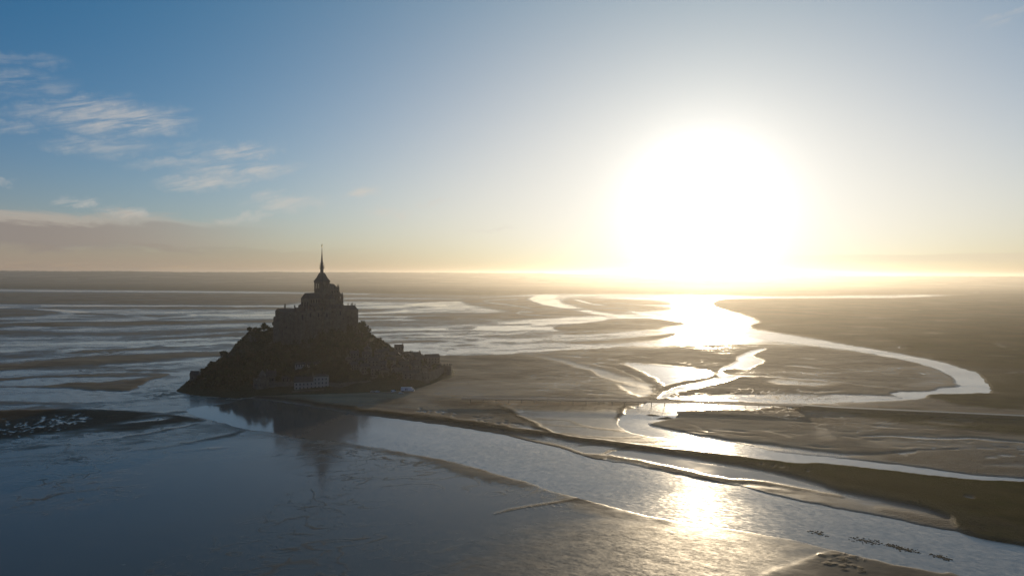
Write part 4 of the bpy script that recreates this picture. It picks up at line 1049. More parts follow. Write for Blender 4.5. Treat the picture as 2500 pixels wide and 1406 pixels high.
def build_abbey():
    zb = 40.0
    ab = thing('abbey', 'fortified granite abbey with a tall slender spire crowning the rocky island', 'abbey', loc_w(0, 0, zb), FR_A)
    PHI = R(50); c, s = math.cos(PHI), math.sin(PHI)
    def st(a, t): return (a * c - t * s, a * s + t * c)
    Z = lambda z: z - zb
    G, S = M['granite'], M['slate']
    def cbox(mb, a0, a1, hw, z0, z1, t=0.0):
        x, y = st((a0 + a1) / 2, t); return mb.box(x, y, (a1 - a0) / 2, hw, Z(z0), Z(z1), PHI)
    # nave with aisles
    mb = MB(); cbox(mb, -30, -6, 6.2, 60, 91.5); nv = mb.build('nave', G, ab)
    x, y = st(-30, 0)
    g_ = MB()
    p = [st(-30.05, -6.2), st(-30.05, 6.2), st(-29.2, 6.2), st(-29.2, -6.2)]
    V = [(*p[0], Z(91.5)), (*p[1], Z(91.5)), (*st(-30.05, 0), Z(98.2)), (*p[3], Z(91.5)), (*p[2], Z(91.5)), (*st(-29.2, 0), Z(98.2))]
    g_.add(V, [(1, 0, 2), (3, 4, 5), (0, 3, 5, 2), (4, 1, 2, 5), (0, 1, 4, 3)]); g_.build('west_gable', G, nv)
    x, y = st(-18, 0); MB().gable(x, y, 12.1, 6.5, Z(91.4), Z(98), PHI).build('nave_roof', S, ab)
    for t in (-8.4, 8.4):
        mb = MB(); cbox(mb, -29, -5, 2.3, 60, 82.5, t); mb.build('aisle', G, ab)
        sg = 1 if t > 0 else -1
        a, b_, c_, d_ = st(-29.2, t + 2.6 * sg), st(-5, t + 2.6 * sg), st(-5, t - 2.2 * sg), st(-29.2, t - 2.2 * sg)
        mb = MB(); mb.add([(*a, Z(82.4)), (*b_, Z(82.4)), (*c_, Z(86)), (*d_, Z(86)), (*c_, Z(82.4)), (*d_, Z(82.4))], [(0, 1, 2, 3), (1, 4, 2), (0, 3, 5), (0, 5, 4, 1), (2, 4, 5, 3)]); mb.build('aisle_roof', S, ab)
    # crossing tower with open belfry
    mb = MB(); mb.box(0, 0, 6.4, 6.4, Z(60), Z(100.6), PHI); tw = mb.build('crossing_tower', G, ab)
    MB().box(0, 0, 6.8, 6.8, Z(100.6), Z(101.4), PHI).build('string_course', G, tw); MB().box(0, 0, 6.9, 6.9, Z(110.6), Z(111.6), PHI).build('string_course', G, tw)
    for k in range(4):
        a = PHI + k * math.pi / 2
        ca, sa = math.cos(a), math.sin(a)
        mb = MB()
        for q, w in ((-5.6, 0.8), (-1.9, 0.55), (1.9, 0.55), (5.6, 0.8)):
            mb.box(ca * 5.8 - sa * q, sa * 5.8 + ca * q, 0.6 if w < .7 else 0.75, w, Z(101.4), Z(110.6), a)
        for q in (-3.75, 0.0, 3.75):
            mb.box(ca * 5.8 - sa * q, sa * 5.8 + ca * q, 0.55, 1.5, Z(101.4), Z(103.0), a)
            mb.box(ca * 5.8 - sa * q, sa * 5.8 + ca * q, 0.55, 1.5, Z(108.6), Z(110.6), a)
        mb.build('belfry_wall', G, tw)
    mb = MB()
    for (h0, z0), (h1, z1) in zip([(7.1, 111.6), (4.6, 116.0), (2.5, 121.6)], [(4.6, 116.0), (2.5, 121.6), (2.2, 122.0)]):
        def sq(h): return [(h * (c * i - s * j), h * (s * i + c * j)) for i, j in ((-1, -1), (1, -1), (1, 1), (-1, 1))]
        mb.prism(sq(h0), Z(z0), Z(z1), sq(h1))
    mb.build('tower_roof', S, ab)
    mb = MB(); mb.lathe(0, 0, [(2.3, Z(121.9)), (2.0, Z(126.4)), (2.9, Z(126.6)), (2.9, Z(127.2)), (2.0, Z(127.4)), (1.7, Z(133.5)), (2.0, Z(134.0)), (1.5, Z(134.6))], 8)
    ln = mb.build('lantern', M['copper'], ab)
    for k in range(8):
        a = k * math.pi / 4
        mb = MB(); mb.lathe(2.45 * math.cos(a), 2.45 * math.sin(a), [(0.28, Z(127.0)), (0.24, Z(130.5)), (0.03, Z(133.2))], 5); mb.build('pinnacle', M['copper'], ln)
    mb = MB(); mb.lathe(0, 0, [(1.5, Z(134.5)), (1.05, Z(139)), (0.55, Z(146)), (0.26, Z(151.5)), (0.16, Z(153.0))], 8); sp = mb.build('spire', M['copper'], ab)
    mb = MB(); mb.lathe(0, 0, [(0.16, Z(152.9)), (0.45, Z(153.3)), (0.35, Z(154.2)), (0.5, Z(155.2)), (0.22, Z(155.9)), (0.30, Z(156.4)), (0.05, Z(156.9))], 8)
    mb.beam((0.2, 0, Z(155.3)), (1.0, 0.1, Z(156.9)), 0.14, 0.14)
    mb.add([(-0.2, 0, Z(154.4)), (-1.0, 0.2, Z(156.2)), (-0.5, 0.15, Z(153.9)), (-0.2, 0.12, Z(154.4))], [(0, 1, 2), (3, 2, 1)])
    mb.build('statue', M['gilt'], sp)
    # transept
    for t in (-1, 1):
        x, y = st(0, t * 11.0)
        mb = MB(); mb.box(x, y, 5.2, 5.2, Z(60), Z(90.5), PHI); tr = mb.build('transept', G, ab)
        mb = MB(); mb.gable(x, y, 5.6, 5.5, Z(90.4), Z(96.5), PHI + math.pi / 2); mb.build('transept_roof', S, ab)
    # choir, apse, ambulatory
    hw = 5.8
    out = [st(6, -hw), st(23, -hw), st(27.5, -hw * .55), st(29, 0), st(27.5, hw * .55), st(23, hw), st(6, hw)]
    MB().prism(out, Z(60), Z(102)).build('choir', G, ab)
    rp = [(*p, Z(102.0)) for p in [st(5.5, -hw - .4), st(23.2, -hw - .4), st(28, -hw * .6), st(29.5, 0), st(28, hw * .6), st(23.2, hw + .4), st(5.5, hw + .4)]]
    ra, rb = (*st(5.5, 0), Z(109.6)), (*st(21.5, 0), Z(108.2))
    MB().add(rp + [ra, rb], [(0, 1, 8, 7), (5, 6, 7, 8), (1, 2, 8), (2, 3, 8), (3, 4, 8), (4, 5, 8), (6, 0, 7), (6, 5, 4, 3, 2, 1, 0)]).build('choir_roof', S, ab)
    aw = 10.6
    out = [st(6, -aw), st(23, -aw), st(30.5, -aw * .6), st(33, 0), st(30.5, aw * .6), st(23, aw), st(6, aw)]
    MB().prism(out, Z(58), Z(88.5)).build('ambulatory', G, ab)
    it = [st(6, -hw - .05), st(23, -hw - .05), st(27.6, -hw * .57), st(29.1, 0), st(27.6, hw * .57), st(23, hw + .05), st(6, hw + .05)]
    MB().prism(out, Z(88.5), Z(92), it).build('ambulatory_roof', S, ab)
    ring_in = [(9, -hw), (14, -hw), (19, -hw), (23, -hw), (27.5, -hw * .55), (29, 0), (27.5, hw * .55), (23, hw), (19, hw), (14, hw), (9, hw)]
    ring_out = [(9, -aw), (14, -aw), (19, -aw), (24, -aw), (30.5, -aw * .62), (33, 0), (30.5, aw * .62), (24, aw), (19, aw), (14, aw), (9, aw)]
    for i, (pi, po) in enumerate(zip(ring_in, ring_out)):
        x, y = st(*pi)
        mb = MB(); mb.box(x, y, .55, .55, Z(92), Z(103.2), PHI); mb.box(x, y, .5, .5, Z(103.2), Z(108.6 if pi[0] > 25 else 106.2), PHI, 0.05); mb.build('pinnacle', G, ab)
        x2, y2 = st(*po)
        mb = MB(); mb.box(x2, y2, .8, .8, Z(58), Z(93.5), PHI); mb.box(x2, y2, .7, .7, Z(93.5), Z(98.2), PHI, 0.05); mb.build('buttress_pier', G, ab)
        MB().beam((x2, y2, Z(91.5)), (x, y, Z(99.5)), 0.7, 1.1).build('flying_buttress', G, ab)
    # clerestory windows
    for a in (-26.5, -22, -17.5, -13):
        for sg in (-1, 1):
            x, y = st(a, sg * 6.2); put('window', LANCET, ab, (x, y, Z(86.3)), PHI + (0 if sg < 0 else math.pi), (1, 1, .85))
            x, y = st(a, sg * 10.7); put('window', SMALLWIN, ab, (x, y, Z(77)), PHI + (0 if sg < 0 else math.pi), (1, 1, 1.3))
    for a in (-4, 0, 4):
        x, y = st(-30.1, a); put('window', LANCET, ab, (x, y, Z(82)), PHI - math.pi / 2, (1, 1, 1.2))
    for a in (11.5, 16.5, 21):
        for sg in (-1, 1):
            x, y = st(a, sg * hw); put('window', LANCET, ab, (x, y, Z(93.5)), PHI + (0 if sg < 0 else math.pi), (1.2, 1, 1.4))
            x, y = st(a, sg * aw); put('window', LANCET, ab, (x, y, Z(78)), PHI + (0 if sg < 0 else math.pi), (1.3, 1, 1.3))
    # west range (left), its tower-like end and chimneys
    mb = MB(); mb.box(-37, -14, 15.5, 9, Z(40), Z(75.5)); wr = mb.build('west_range', G, ab)
    MB().gable(-37, -14, 15.5, 9, Z(75.4), Z(79.6), 0, 2.0, .4).build('west_range_roof', S, ab)
    mb = MB(); mb.box(-50.2, -14, 2.4, 9.6, Z(40), Z(77.6), 0, .96); mb.gable(-50.2, -14, 9.2, 2.3, Z(77.6), Z(80), math.pi / 2); mb.build('end_bastion', G, ab)
    mb = MB(); mb.box(-51.5, -15, 3.2, 9.8, Z(36), Z(70), 0, .94); mb.build('battered_base', G, ab)
    MB().box(-42.2, -11, .8, .8, Z(76), Z(85)).build('chimney', G, ab)
    MB().box(-31.2, -12, .7, .9, Z(77), Z(83.5)).build('chimney', G, ab)
    MB().box(-26.0, -15, 3.6, 8, Z(50), Z(80.5), R(8)).build('stair_block', G, ab)
    MB().box(-26.5, -14, .6, .8, Z(79), Z(83.8)).build('chimney', G, ab)
    # terrace and great substructures with buttresses
    MB().box(-30, 4, 16, 11, Z(50), Z(76)).build('west_terrace', G, ab)
    MB().box(-6, -20, 22, 9, Z(44), Z(77)).build('great_substructure', G, ab)
    MB().gable(-12, -21, 12, 8, Z(77), Z(80.2), R(4), 4).build('substructure_roof', S, ab)
    MB().box(16, -19, 12, 9, Z(44), Z(80)).build('abbot_lodging', G, ab)
    MB().gable(16, -19, 12, 9, Z(79.9), Z(84.5), 0, 5, .3).build('lodging_roof', S, ab)
    wr_ = np.random.default_rng(4)
    for u in (-49, -44.5, -39, -34, -29, -24, -20, -15.5, -11, -6.5, -2, 3, 7.5, 12, 16.5, 21, 26):
        v = -23.4 if u < -24 else (-29.3 if u < 8 else -28.3)
        h = 69 + 6 * math.sin(u * 1.7)
        mb = MB(); mb.box(u, v, 1.0, 2.3, Z(38), Z(h), 0, .7); mb.build('buttress', G, ab)
    for i, u in enumerate(np.arange(-45, 26, 4.7)):
        v = -23.1 if u < -24 else (-29.1 if u < 8 else -28.1)
        for z in (58.5, 65.5, 71.0):
            if wr_.random() < .62: continue
            put('window', SMALLWIN, ab, (u + wr_.normal(0, .8), v, Z(z + wr_.normal(0, 1.0))), 0, (0.7, 1, .7 + .5 * wr_.random()))
    # gabled fronts, turrets and parapet pinnacles break up the long wall tops
    for (u, v, hw_, z0, z1) in ((-22, -24.5, 2.6, 72, 82.5), (-13, -25, 2.2, 74, 81.5), (-4, -24.5, 3.0, 74, 84.5), (5.5, -25, 2.2, 74, 82), (12, -24.5, 2.8, 76, 86.5), (21, -24, 2.4, 76, 85)):
        MB().box(u, v, hw_, 4.4, Z(60), Z(z0 + 4)).build('gable_bay', G, ab)
        MB().gable(u, v, 4.6, hw_ + .3, Z(z0 + 3.95), Z(z1), math.pi / 2).build('gable_roof', S, ab)
        put('window', LANCET, ab, (u, v - 4.42, Z(z0 - 4)), 0, (1.0, 1, 1.0))
    for (u, v, r_, z1, z2) in ((-17.5, -28.5, 1.5, 80, 86), (1, -29, 1.3, 79, 84.5), (9.3, -28.6, 1.6, 82, 89), (-30, -22.8, 1.4, 77, 81)):
        MB().cyl(u, v, r_, r_ * .96, Z(50), Z(z1), 10).build('turret', G, ab)
        MB().cyl(u, v, r_ * 1.15, .05, Z(z1), Z(z2), 10).build('turret_roof', S, ab)
    # east range (right) with four chimneys
    MB().box(32, -8, 10.2, 9, Z(44), Z(77.5)).build('east_range', G, ab)
    MB().gable(32, -8, 10.2, 9, Z(77.4), Z(82.6), 0, 4.5, .3).build('east_range_roof', S, ab)
    MB().cyl(24.6, -16.5, 2.6, 2.5, Z(44), Z(79), 12).cyl(24.6, -16.5, 2.7, .1, Z(79), Z(85), 12).build('stair_turret', G, ab)
    for u, z in ((30.6, 85.2), (34.4, 84.8), (36.0, 85.5), (38.9, 84.2)):
        MB().box(u, -6, .55, .8, Z(79), Z(z)).build('chimney', G, ab)
    for u in (23.5, 28, 32.5, 37, 41):
        mb = MB(); mb.box(u, -17.4, .9, 1.0, Z(44), Z(72), 0, .8); mb.build('buttress', G, ab)
    for u in (25.7, 30.2, 34.7, 39):
        for z in (56, 62, 68, 73):
            if wr_.random() < .5: put('window', SMALLWIN, ab, (u, -17.05, Z(z)), 0, (.75, 1, .8))
    return ab
build_abbey()

# ------------------------------------------------------------------ chapel on the rock
def build_chapel():
    q = at_depth(476, 928, 718)
    zb = q.z - 1.6
    ch = thing('chapel', 'tiny stone chapel with a sunlit gable alone on the low left rock', 'chapel', (q.x, q.y, zb), FR_A + R(-14))
    MB().box(0, 0, 4.2, 3.0, 0, 8.0).build('wall', M['granite'], ch)
    V = [(-4.5, -3.4, 7.9), (4.5, -3.4, 7.9), (4.5, 3.4, 7.9), (-4.5, 3.4, 7.9), (-4.5, 0, 11.6), (4.5, 0, 11.6)]
    MB().add(V, [(3, 2, 1, 0), (0, 1, 5, 4), (2, 3, 4, 5), (3, 0, 4)]).build('roof', M['slate'], ch)
    MB().add([(4.2, -3.0, 7.9), (4.2, 3.0, 7.9), (4.2, 0, 11.3), (4.6, -3.0, 7.9), (4.6, 3.0, 7.9), (4.6, 0, 11.9)], [(1, 0, 2), (3, 4, 5), (0, 3, 5, 2), (4, 1, 2, 5), (0, 1, 4, 3)]).build('gable', M['granite'], ch)
    MB().box(4.4, 0, .12, .12, 11.6, 14.4).box(4.4, 0, .12, .6, 13.3, 13.55).build('cross', M['granite'], ch)
    put('window', SMALLWIN, ch, (-1.5, -3.02, 3.5), 0, (.7, 1, .9)); put('door', SMALLWIN, ch, (4.25, 0, 0.5), math.pi / 2, (1, 1, 1.1))
    # its landing wall
    w = at_depth(494, 929, 719)
    lw = tag(MB().box(0, 0, 7.0, 1.2, -3, 3.4).build('retaining_wall', M['granite']), 'low stone wall running from the little chapel to the hillside', 'wall'); lw.location = (w.x, w.y, w.z); lw.rotation_euler = (0, 0, FR_A + R(10))
build_chapel()

# ------------------------------------------------------------------ houses
WIN_RECT = MB().box(0, 0, .5, .12, 0, 1.5).mesh('window', M['glass'])
WIN_TALL = MB().box(0, 0, .58, .12, 0, 1.9).mesh('window', M['glass'])
def house(name, label, loc, rot, hx, hy, hw, hr, group=None, wall='house_wall', chim=1, hip=0.0, floors=2, wins=3, roof='slate', dorm=0, cat='house'):
    h = thing(name, label, cat, loc, rot, group)
    MB().box(0, 0, hx, hy, -6, hw).build('wall', M[wall], h)
    rf = MB().gable(0, 0, hx, hy, hw - .05, hw + hr, 0, hip, .35).build('roof', M[roof], h)
    for k in range(chim):
        x = (hx - .6) * (1 if k == 0 else -1)
        MB().box(x, 0, .45, .7, hw + hr - 2.0, hw + hr + 1.5).build('chimney', M['house_wall'], rf)
    for f in range(floors):
        for i in range(wins):
            x = -hx + (i + .5) * 2 * hx / wins
            put('window', WIN_RECT, h, (x, -hy - .04, .9 + f * hw / floors))
    for k in range(dorm):
        x = -hx + (k + .5) * 2 * hx / dorm
        MB().box(x, -hy * .62, .8, 1.2, hw, hw + 1.8).gable(x, -hy * .62, 1.2, .95, hw + 1.8, hw + 2.7, math.pi / 2).build('dormer', M[wall], rf)
    return h

def barracks():
    # the long pale building low on the shore, two storeys left, three right
    q = ground_at(739, 952, 2.0); r_ = FR_A + R(3)
    b = thing('barracks', 'pale limewashed barracks with rows of dark windows low on the shore', 'building', (q.x, q.y + 4, 2.0), r_)
    MB().box(0, 0, 9.4, 5, -3, 8.2).build('low_wing', M['pale_wall'], b)
    MB().gable(0, 0, 9.4, 5, 8.15, 13.4, 0, 0, .3).build('low_wing_roof', M['slate'], b)
    MB().box(17.0, 0.3, 7.6, 5.4, -3, 13.0).build('high_wing', M['pale_wall'], b)
    MB().gable(17.0, 0.3, 7.6, 5.4, 12.95, 15.2, 0, 4.5, .3).build('high_wing_roof', M['slate'], b)
    for f in range(2):
        for i in range(5): put('window', WIN_TALL, b, (-7.6 + i * 3.7, -5.05, 1.4 + f * 3.7))
    for f in range(3):
        for i in range(4): put('window', WIN_TALL, b, (11.0 + i * 3.6, -5.15, 1.6 + f * 4.0))
        put('window', WIN_TALL, b, (24.62, -2.0, 1.6 + f * 4.0), math.pi / 2); put('window', WIN_TALL, b, (24.62, 2.2, 1.6 + f * 4.0), math.pi / 2)
    MB().box(9.0, 0, .5, .7, 11, 16.2).build('chimney', M['house_wall'], b)
    # yard wall in front
    w = tag(MB().box(0, 0, 15.5, .8, -3, 2.2).box(0, 0, 15.6, 1.0, 2.2, 2.5).build('yard_wall', M['granite_dark']), 'low dark wall at the foot of the pale barracks', 'wall')
    p = ground_at(752, 958, 1.0); w.location = (p.x, p.y, 1.0); w.rotation_euler = (0, 0, r_)
barracks()

def round_tower(name, label, px, py, z, r, h, roof=0.0, batter=1.08, turret=None, n=20):
    q = ground_at(px, py, z)
    t = thing(name, label, 'tower', (q.x, q.y + r, z), FR_A)
    MB().cyl(0, 0, r * batter, r, -4, h, n).build('drum', M['granite'], t)
    MB().cyl(0, 0, r * 1.07, r * 1.07, h, h + .5, n).build('cornice', M['granite'], t)
    mb = MB()
    for i in range(n):
        a = 2 * math.pi * (i + .5) / n
        if i % 2 == 0: mb.box(r * math.cos(a), r * math.sin(a), .3, r * .16, h + .5, h + 1.8, a)
    mb.cyl(0, 0, r * .9, r * .9, h + .5, h + .8, n)
    mb.build('parapet', M['granite'], t)
    if roof: MB().cyl(0, 0, r * .92, .05, h + .8, h + roof, n).build('roof', M['slate'], t)
    for a in (-2.2, -1.6, -1.0): put('loophole', SMALLWIN, t, (r * 1.03 * math.cos(a), r * 1.03 * math.sin(a), h * .55), a + math.pi / 2, (.45, 1, .6))
    return t
gt = round_tower('shore_tower', 'broad pale round artillery tower on the shore with a small conical turret', 631, 957, 1.5, 7.6, 11.5)
MB().cyl(1.0, 1, 3.6, 3.5, 11.5, 15.8, 12).cyl(1.0, 1, 4.0, .1, 15.8, 21.5, 12).build('turret', M['granite'], gt)
q = ground_at(657, 945, 4)
house('gatehouse', 'steep-roofed stone lodge with two thin chimneys behind the round shore tower', (q.x, q.y + 6, 5.0), FR_A + R(-10), 4.6, 3.8, 9.5, 6.0, None, 'house_wall', 2, 0, 2, 2)

def wall_run(name, label, pts, h, thick=2.2, z=1.0, mat='granite_dark'):
    """rampart following ground points projected from image pixels, with a crenellated parapet"""
    P = [ground_at(a, b, z) for a, b in pts]
    o = thing(name, label, 'wall', P[0])
    B = P[0]
    for a, b in zip(P, P[1:]):
        d = b - a; L = d.length; mid = (a + b) / 2 - B; rot = math.atan2(d.y, d.x)
        MB().box(mid.x, mid.y, L / 2 + .6, thick / 2, -3, h, rot, .97).build('wall_face', M[mat], o)
        mb = MB(); mb.box(mid.x, mid.y, L / 2 + .7, thick / 2 + .25, h, h + .5, rot)
        n = max(2, int(L / 2.4))
        for k in range(n):
            f = (k + .5) / n - .5
            mb.box(mid.x + math.cos(rot) * L * f + math.sin(rot) * .9, mid.y + math.sin(rot) * L * f - math.cos(rot) * .9, .7, .3, h + .5, h + 1.6, rot)
        mb.build('parapet', M[mat], o)
    return o
wall_run('rampart', 'dark stone rampart between the round shore tower and the pale barracks', [(650, 955), (672, 954), (700, 953), (716, 952)], 8.0)
wall_run('rampart', 'stone rampart running right from the pale barracks towards the car park', [(797, 951), (830, 953), (870, 949), (905, 946)], 6.5)
wall_run('rampart', 'tall stone rampart behind the parked cars, left of the first right-hand tower', [(908, 944), (945, 940), (985, 936), (1004, 939)], 9.5)
wall_run('rampart', 'sunward stone rampart along the sand, ending at the far corner tower', [(1008, 939), (1040, 936), (1064, 927), (1086, 917)], 10.5)
round_tower('rampart_tower', 'squat round tower at the far right corner of the ramparts', 1091, 919, 1.0, 5.2, 12.0)
round_tower('rampart_tower', 'half-hidden round tower midway along the right rampart facing the sand', 1037, 938, 1.0, 5.0, 11.5)
round_tower('rampart_tower', 'round tower with a slate cone behind the parked white cars', 958, 941, 1.0, 4.6, 11.0, 6.5)

# skyline houses and the crowded village
def at_h(px, py, d, sink=0.0):
    q = at_depth(px, py, d); return (q.x, q.y, q.z - sink)
house('house', 'gabled house breaking the skyline just right of the big round tree', at_h(974, 851, 812, 1.5), FR_A, 5.0, 4.2, 3.0, 3.6, None, chim=1)
house('house', 'long slate-roofed house highest at the right end of the village skyline', at_h(1054, 884, 808, 1.0), FR_A + R(2), 8.8, 5.0, 7.2, 3.6, None, chim=0, hip=.4, wins=5)
house('house', 'broad dark house standing just below the long right-end roof', at_h(1062, 906, 796, 1.0), FR_A + R(-4), 7.2, 4.5, 6.5, 3.2, None, chim=1, wins=4)
house('house', 'small house with a lit white dormer patch below the skyline trees', at_h(986, 882, 795, 2.0), FR_A + R(14), 4.2, 3.8, 5.0, 3.2, None, chim=1, wall='pale_wall')
house('house', 'small house with a bright white gable spot left of the long right-end roof', at_h(1010, 892, 795, 2.0), FR_A + R(35), 3.4, 3.2, 4.6, 2.8, None, chim=1, wall='pale_wall')
house('cottage', 'blue-roofed cottage low among the trees left of the pale barracks', at_h(698, 929, 716, 1.0), FR_A, 4.0, 3.4, 3.4, 2.4, None, chim=0, roof='slate', wins=2)
house('house', 'low pale-roofed house on the terrace above the barracks, left one', at_h(733, 893, 752, 1.5), FR_A + R(5), 5.5, 3.6, 3.4, 2.0, None, chim=0, wall='pale_wall', wins=4)
house('house', 'low pale-roofed house on the terrace above the barracks, right one', at_h(766, 892, 752, 1.5), FR_A - R(6), 6.5, 3.6, 3.2, 2.0, None, chim=1, wall='pale_wall', wins=4)
hr_ = np.random.default_rng(11)
GRP = 'crowded stone houses of the village on the right slope'
taken = []
ORD = ['first', 'second', 'third', 'fourth', 'fifth', 'sixth', 'seventh', 'eighth', 'ninth', 'tenth']
ROWN = ['lowest', 'second lowest', 'third lowest', 'fourth lowest', 'fifth lowest', 'topmost']
for row, (d, x0, x1, step) in enumerate([(738, 862, 1000, 27), (752, 850, 1020, 27), (766, 862, 1035, 28), (780, 890, 1050, 28), (796, 935, 1036, 27), (810, 990, 1034, 22)]):
    x = x0 + hr_.random() * 8
    rank = 0
    while x < x1:
        dd = d + hr_.normal(0, 2.5)
        wx = (x - 1250) / F_PX * dd
        z = ih(wx, dd)
        if z > 3:
            LBL = 'dark slate-roofed stone house, %s from the left in the %s row of the village' % (ORD[rank], ROWN[row]); rank += 1
            house('house', LBL, (wx, dd, z - .5), FR_A + hr_.choice([0, 0, math.pi / 2, R(20), R(-18), R(75)]) + hr_.normal(0, .06), 3.8 + 1.9 * hr_.random(), 3.2 + 1.1 * hr_.random(), 5.5 + 2.5 * hr_.random(), 2.8 + 1.2 * hr_.random(), GRP, 'house_wall' if hr_.random() < .72 else 'granite_dark', int(hr_.integers(1, 3)), 0, 2, int(hr_.integers(2, 4)))
            taken.append((wx, dd))
        x += step * (.85 + .3 * hr_.random())
# ------------------------------------------------------------------ trees and scrub
def leaf_cloud(rg, blobs, n, size):
    """leaf-sized quads spread through the volume of several blobs"""
    V, Fc = [], []
    w = np.array([b[3] ** 2 for b in blobs]); w /= w.sum()
    for k in range(n):
        bx, by, bz, br = blobs[rg.choice(len(blobs), p=w)]
        d = rg.normal(size=3); d /= np.linalg.norm(d)
        r = br * (0.55 + 0.5 * rg.random() ** 0.6)
        p = np.array([bx, by, bz]) + d * r * np.array([1, 1, .8])
        nrm = d * .6 + rg.normal(size=3) * .6; nrm /= np.linalg.norm(nrm)
        a = np.cross(nrm, rg.normal(size=3)); a /= np.linalg.norm(a); b = np.cross(nrm, a)
        s = size * (.6 + .8 * rg.random())
        i = len(V)
        V += [p - a * s - b * s * .6, p + a * s * .8 - b * s * .5, p + a * s + b * s * .7, p - a * s * .7 + b * s * .6]
        Fc.append((i, i + 1, i + 2, i + 3))
    return np.array(V), np.array(Fc)

PROTO = []
for k in range(6):
    rg = np.random.default_rng(100 + k)
    H = [11, 9, 13, 8, 10, 7][k]; wd = [4.2, 4.0, 4.6, 3.6, 3.2, 3.4][k]
    blobs = []
    for j in range(9 + k % 3):
        a = rg.random() * 2 * math.pi; rr = wd * .62 * math.sqrt(rg.random())
        blobs.append((rr * math.cos(a), rr * math.sin(a), H * (.42 + .46 * rg.random() * (1 - .3 * rr / wd)), wd * (.30 + .22 * rg.random())))
    V, Fc = leaf_cloud(rg, blobs, 620, .42)
    crown = new_mesh_obj('crown', V, Fc, M['leaf'], link=False)
    mb = MB(); mb.cyl(0, 0, .34, .20, -2, H * .5, 7)
    for b in blobs[:6]: mb.beam((0, 0, H * .36), (b[0] * .8, b[1] * .8, b[2]), .16, .16)
    PROTO.append((H, mb.mesh('trunk', M['bark']), crown))

def tree(label, group, x, y, z, h, k, rot, wide=1.0):
    H, tr, cr_ = PROTO[k]
    t = thing('tree', label, 'tree', (x, y, z), 0, group)
    s = h / H
    put('trunk', tr, t, (0, 0, 0), rot, (s, s, s)); put('crown', cr_, t, (0, 0, 0), rot, (s * wide, s * wide, s))
    return t
# trees on the skyline, one by one
for (px, py, d, h, k, lab) in [
    (646, 815, 812, 12.5, 3, 'lone upright tree standing proud of the left cliff top'),
    (611, 816, 803, 8.0, 5, 'leafy tree at the left cliff edge, the outermost one on top'),
    (624, 817, 805, 7.5, 1, 'low tree second from the left cliff edge on the skyline'),
    (635, 817, 808, 7.0, 5, 'small tree third from the left cliff edge on the skyline'),
    (657, 814, 814, 8.0, 0, 'rounded tree between the lone upright one and the abbey wall'),
    (668, 812, 817, 9.5, 4, 'thin arching tree against the left end of the abbey wall'),
    (884, 818, 818, 20.0, 2, 'tall tree leaning out from the right end of the abbey wall'),
    (894, 828, 815, 18.5, 0, 'airy tree below the right abbey wall with sky through its crown'),
    (903, 834, 812, 14.5, 4, 'outermost tree of the clump right of the abbey on the skyline'),
    (923, 862, 810, 21.0, 0, 'big round tree in the middle of the right skyline'),
    (936, 866, 808, 16.0, 1, 'tree on the right shoulder of the big round skyline tree'),
    (911, 860, 806, 14.5, 3, 'tree on the left shoulder of the big round skyline tree'),
    (947, 868, 810, 10.5, 5, 'small tree with sunlit leaves left of the gabled skyline house'),
    (992, 870, 812, 7.5, 3, 'small tree just right of the gabled skyline house'),
    (1006, 875, 812, 7.0, 5, 'low tree midway between the gabled house and the long right-end roof'),
    (1021, 878, 812, 6.5, 1, 'low tree just left of the long right-end roof'),
    (512, 912, 742, 4.0, 5, 'small bush-like tree where the left slope meets the low rock'),
]:
    q = at_depth(px, py, d); tree(lab, None, q.x, q.y, max(q.z, ih(q.x, q.y)) - 1.0, h, k, random.random() * 6, 1.0)
tr_ = np.random.default_rng(5)
n_tree = 0; tries = 0
spots = []
while n_tree < 190 and tries < 9000:
    tries += 1
    u = tr_.uniform(-135, 130); v = tr_.uniform(-135, 45)
    w = loc_w(u, v)
    z = ih(w.x, w.y)
    if z < 7 or z > 60: continue
    px = 1250 + F_PX * w.x / w.y
    if -56 < u < 44 and v > -32 and z > 40: continue
    if u < -58 and z > 26 and v > -60: continue
    if u > 50 and v > -45: continue
    if -42 < u < -8 and z > 24 and v < -28 and tr_.random() < .75: continue
    if any((w.x - a) ** 2 + (w.y - b) ** 2 < 42 for a, b in taken): continue
    if any((w.x - a) ** 2 + (w.y - b) ** 2 < 20 for a, b in spots): continue
    if 712 < px < 800 and w.y < 722: continue
    if 720 < px < 782 and 742 < w.y < 758: continue
    if 940 < px and w.y > 800: continue
    spots.append((w.x, w.y))
    zone = 0 if px < 700 else (1 if px < 830 else 2)
    band = 0 if z < 20 else (1 if z < 38 else 2)
    lab = [['dark tree low on the wooded left slope near the shore rocks', 'dark tree halfway up the wooded left slope', 'dark tree high on the left slope under the abbey'],
           ['dark tree just above the pale barracks and shore wall', 'dark tree on the wooded slope midway between barracks and abbey', 'dark tree at the foot of the abbey walls above the cliff'],
           ['dark tree among the lowest village gardens behind the rampart', 'dark tree in the upper village gardens on the right slope', 'dark tree below the right end of the abbey']][zone][band]
    grp = [['trees low on the left slope', 'trees halfway up the left slope', 'trees high on the left slope'], ['trees above the barracks', 'trees on the middle slope', 'trees at the abbey foot'], ['trees of the lower village', 'trees of the upper village', 'trees below the right abbey end']][zone][band]
    tree(lab, grp, w.x, w.y, z - .8, tr_.uniform(5.5, 10.5) * (.8 if z > 40 else 1), int(tr_.integers(0, 6)), tr_.random() * 6, tr_.uniform(.9, 1.3))
    n_tree += 1

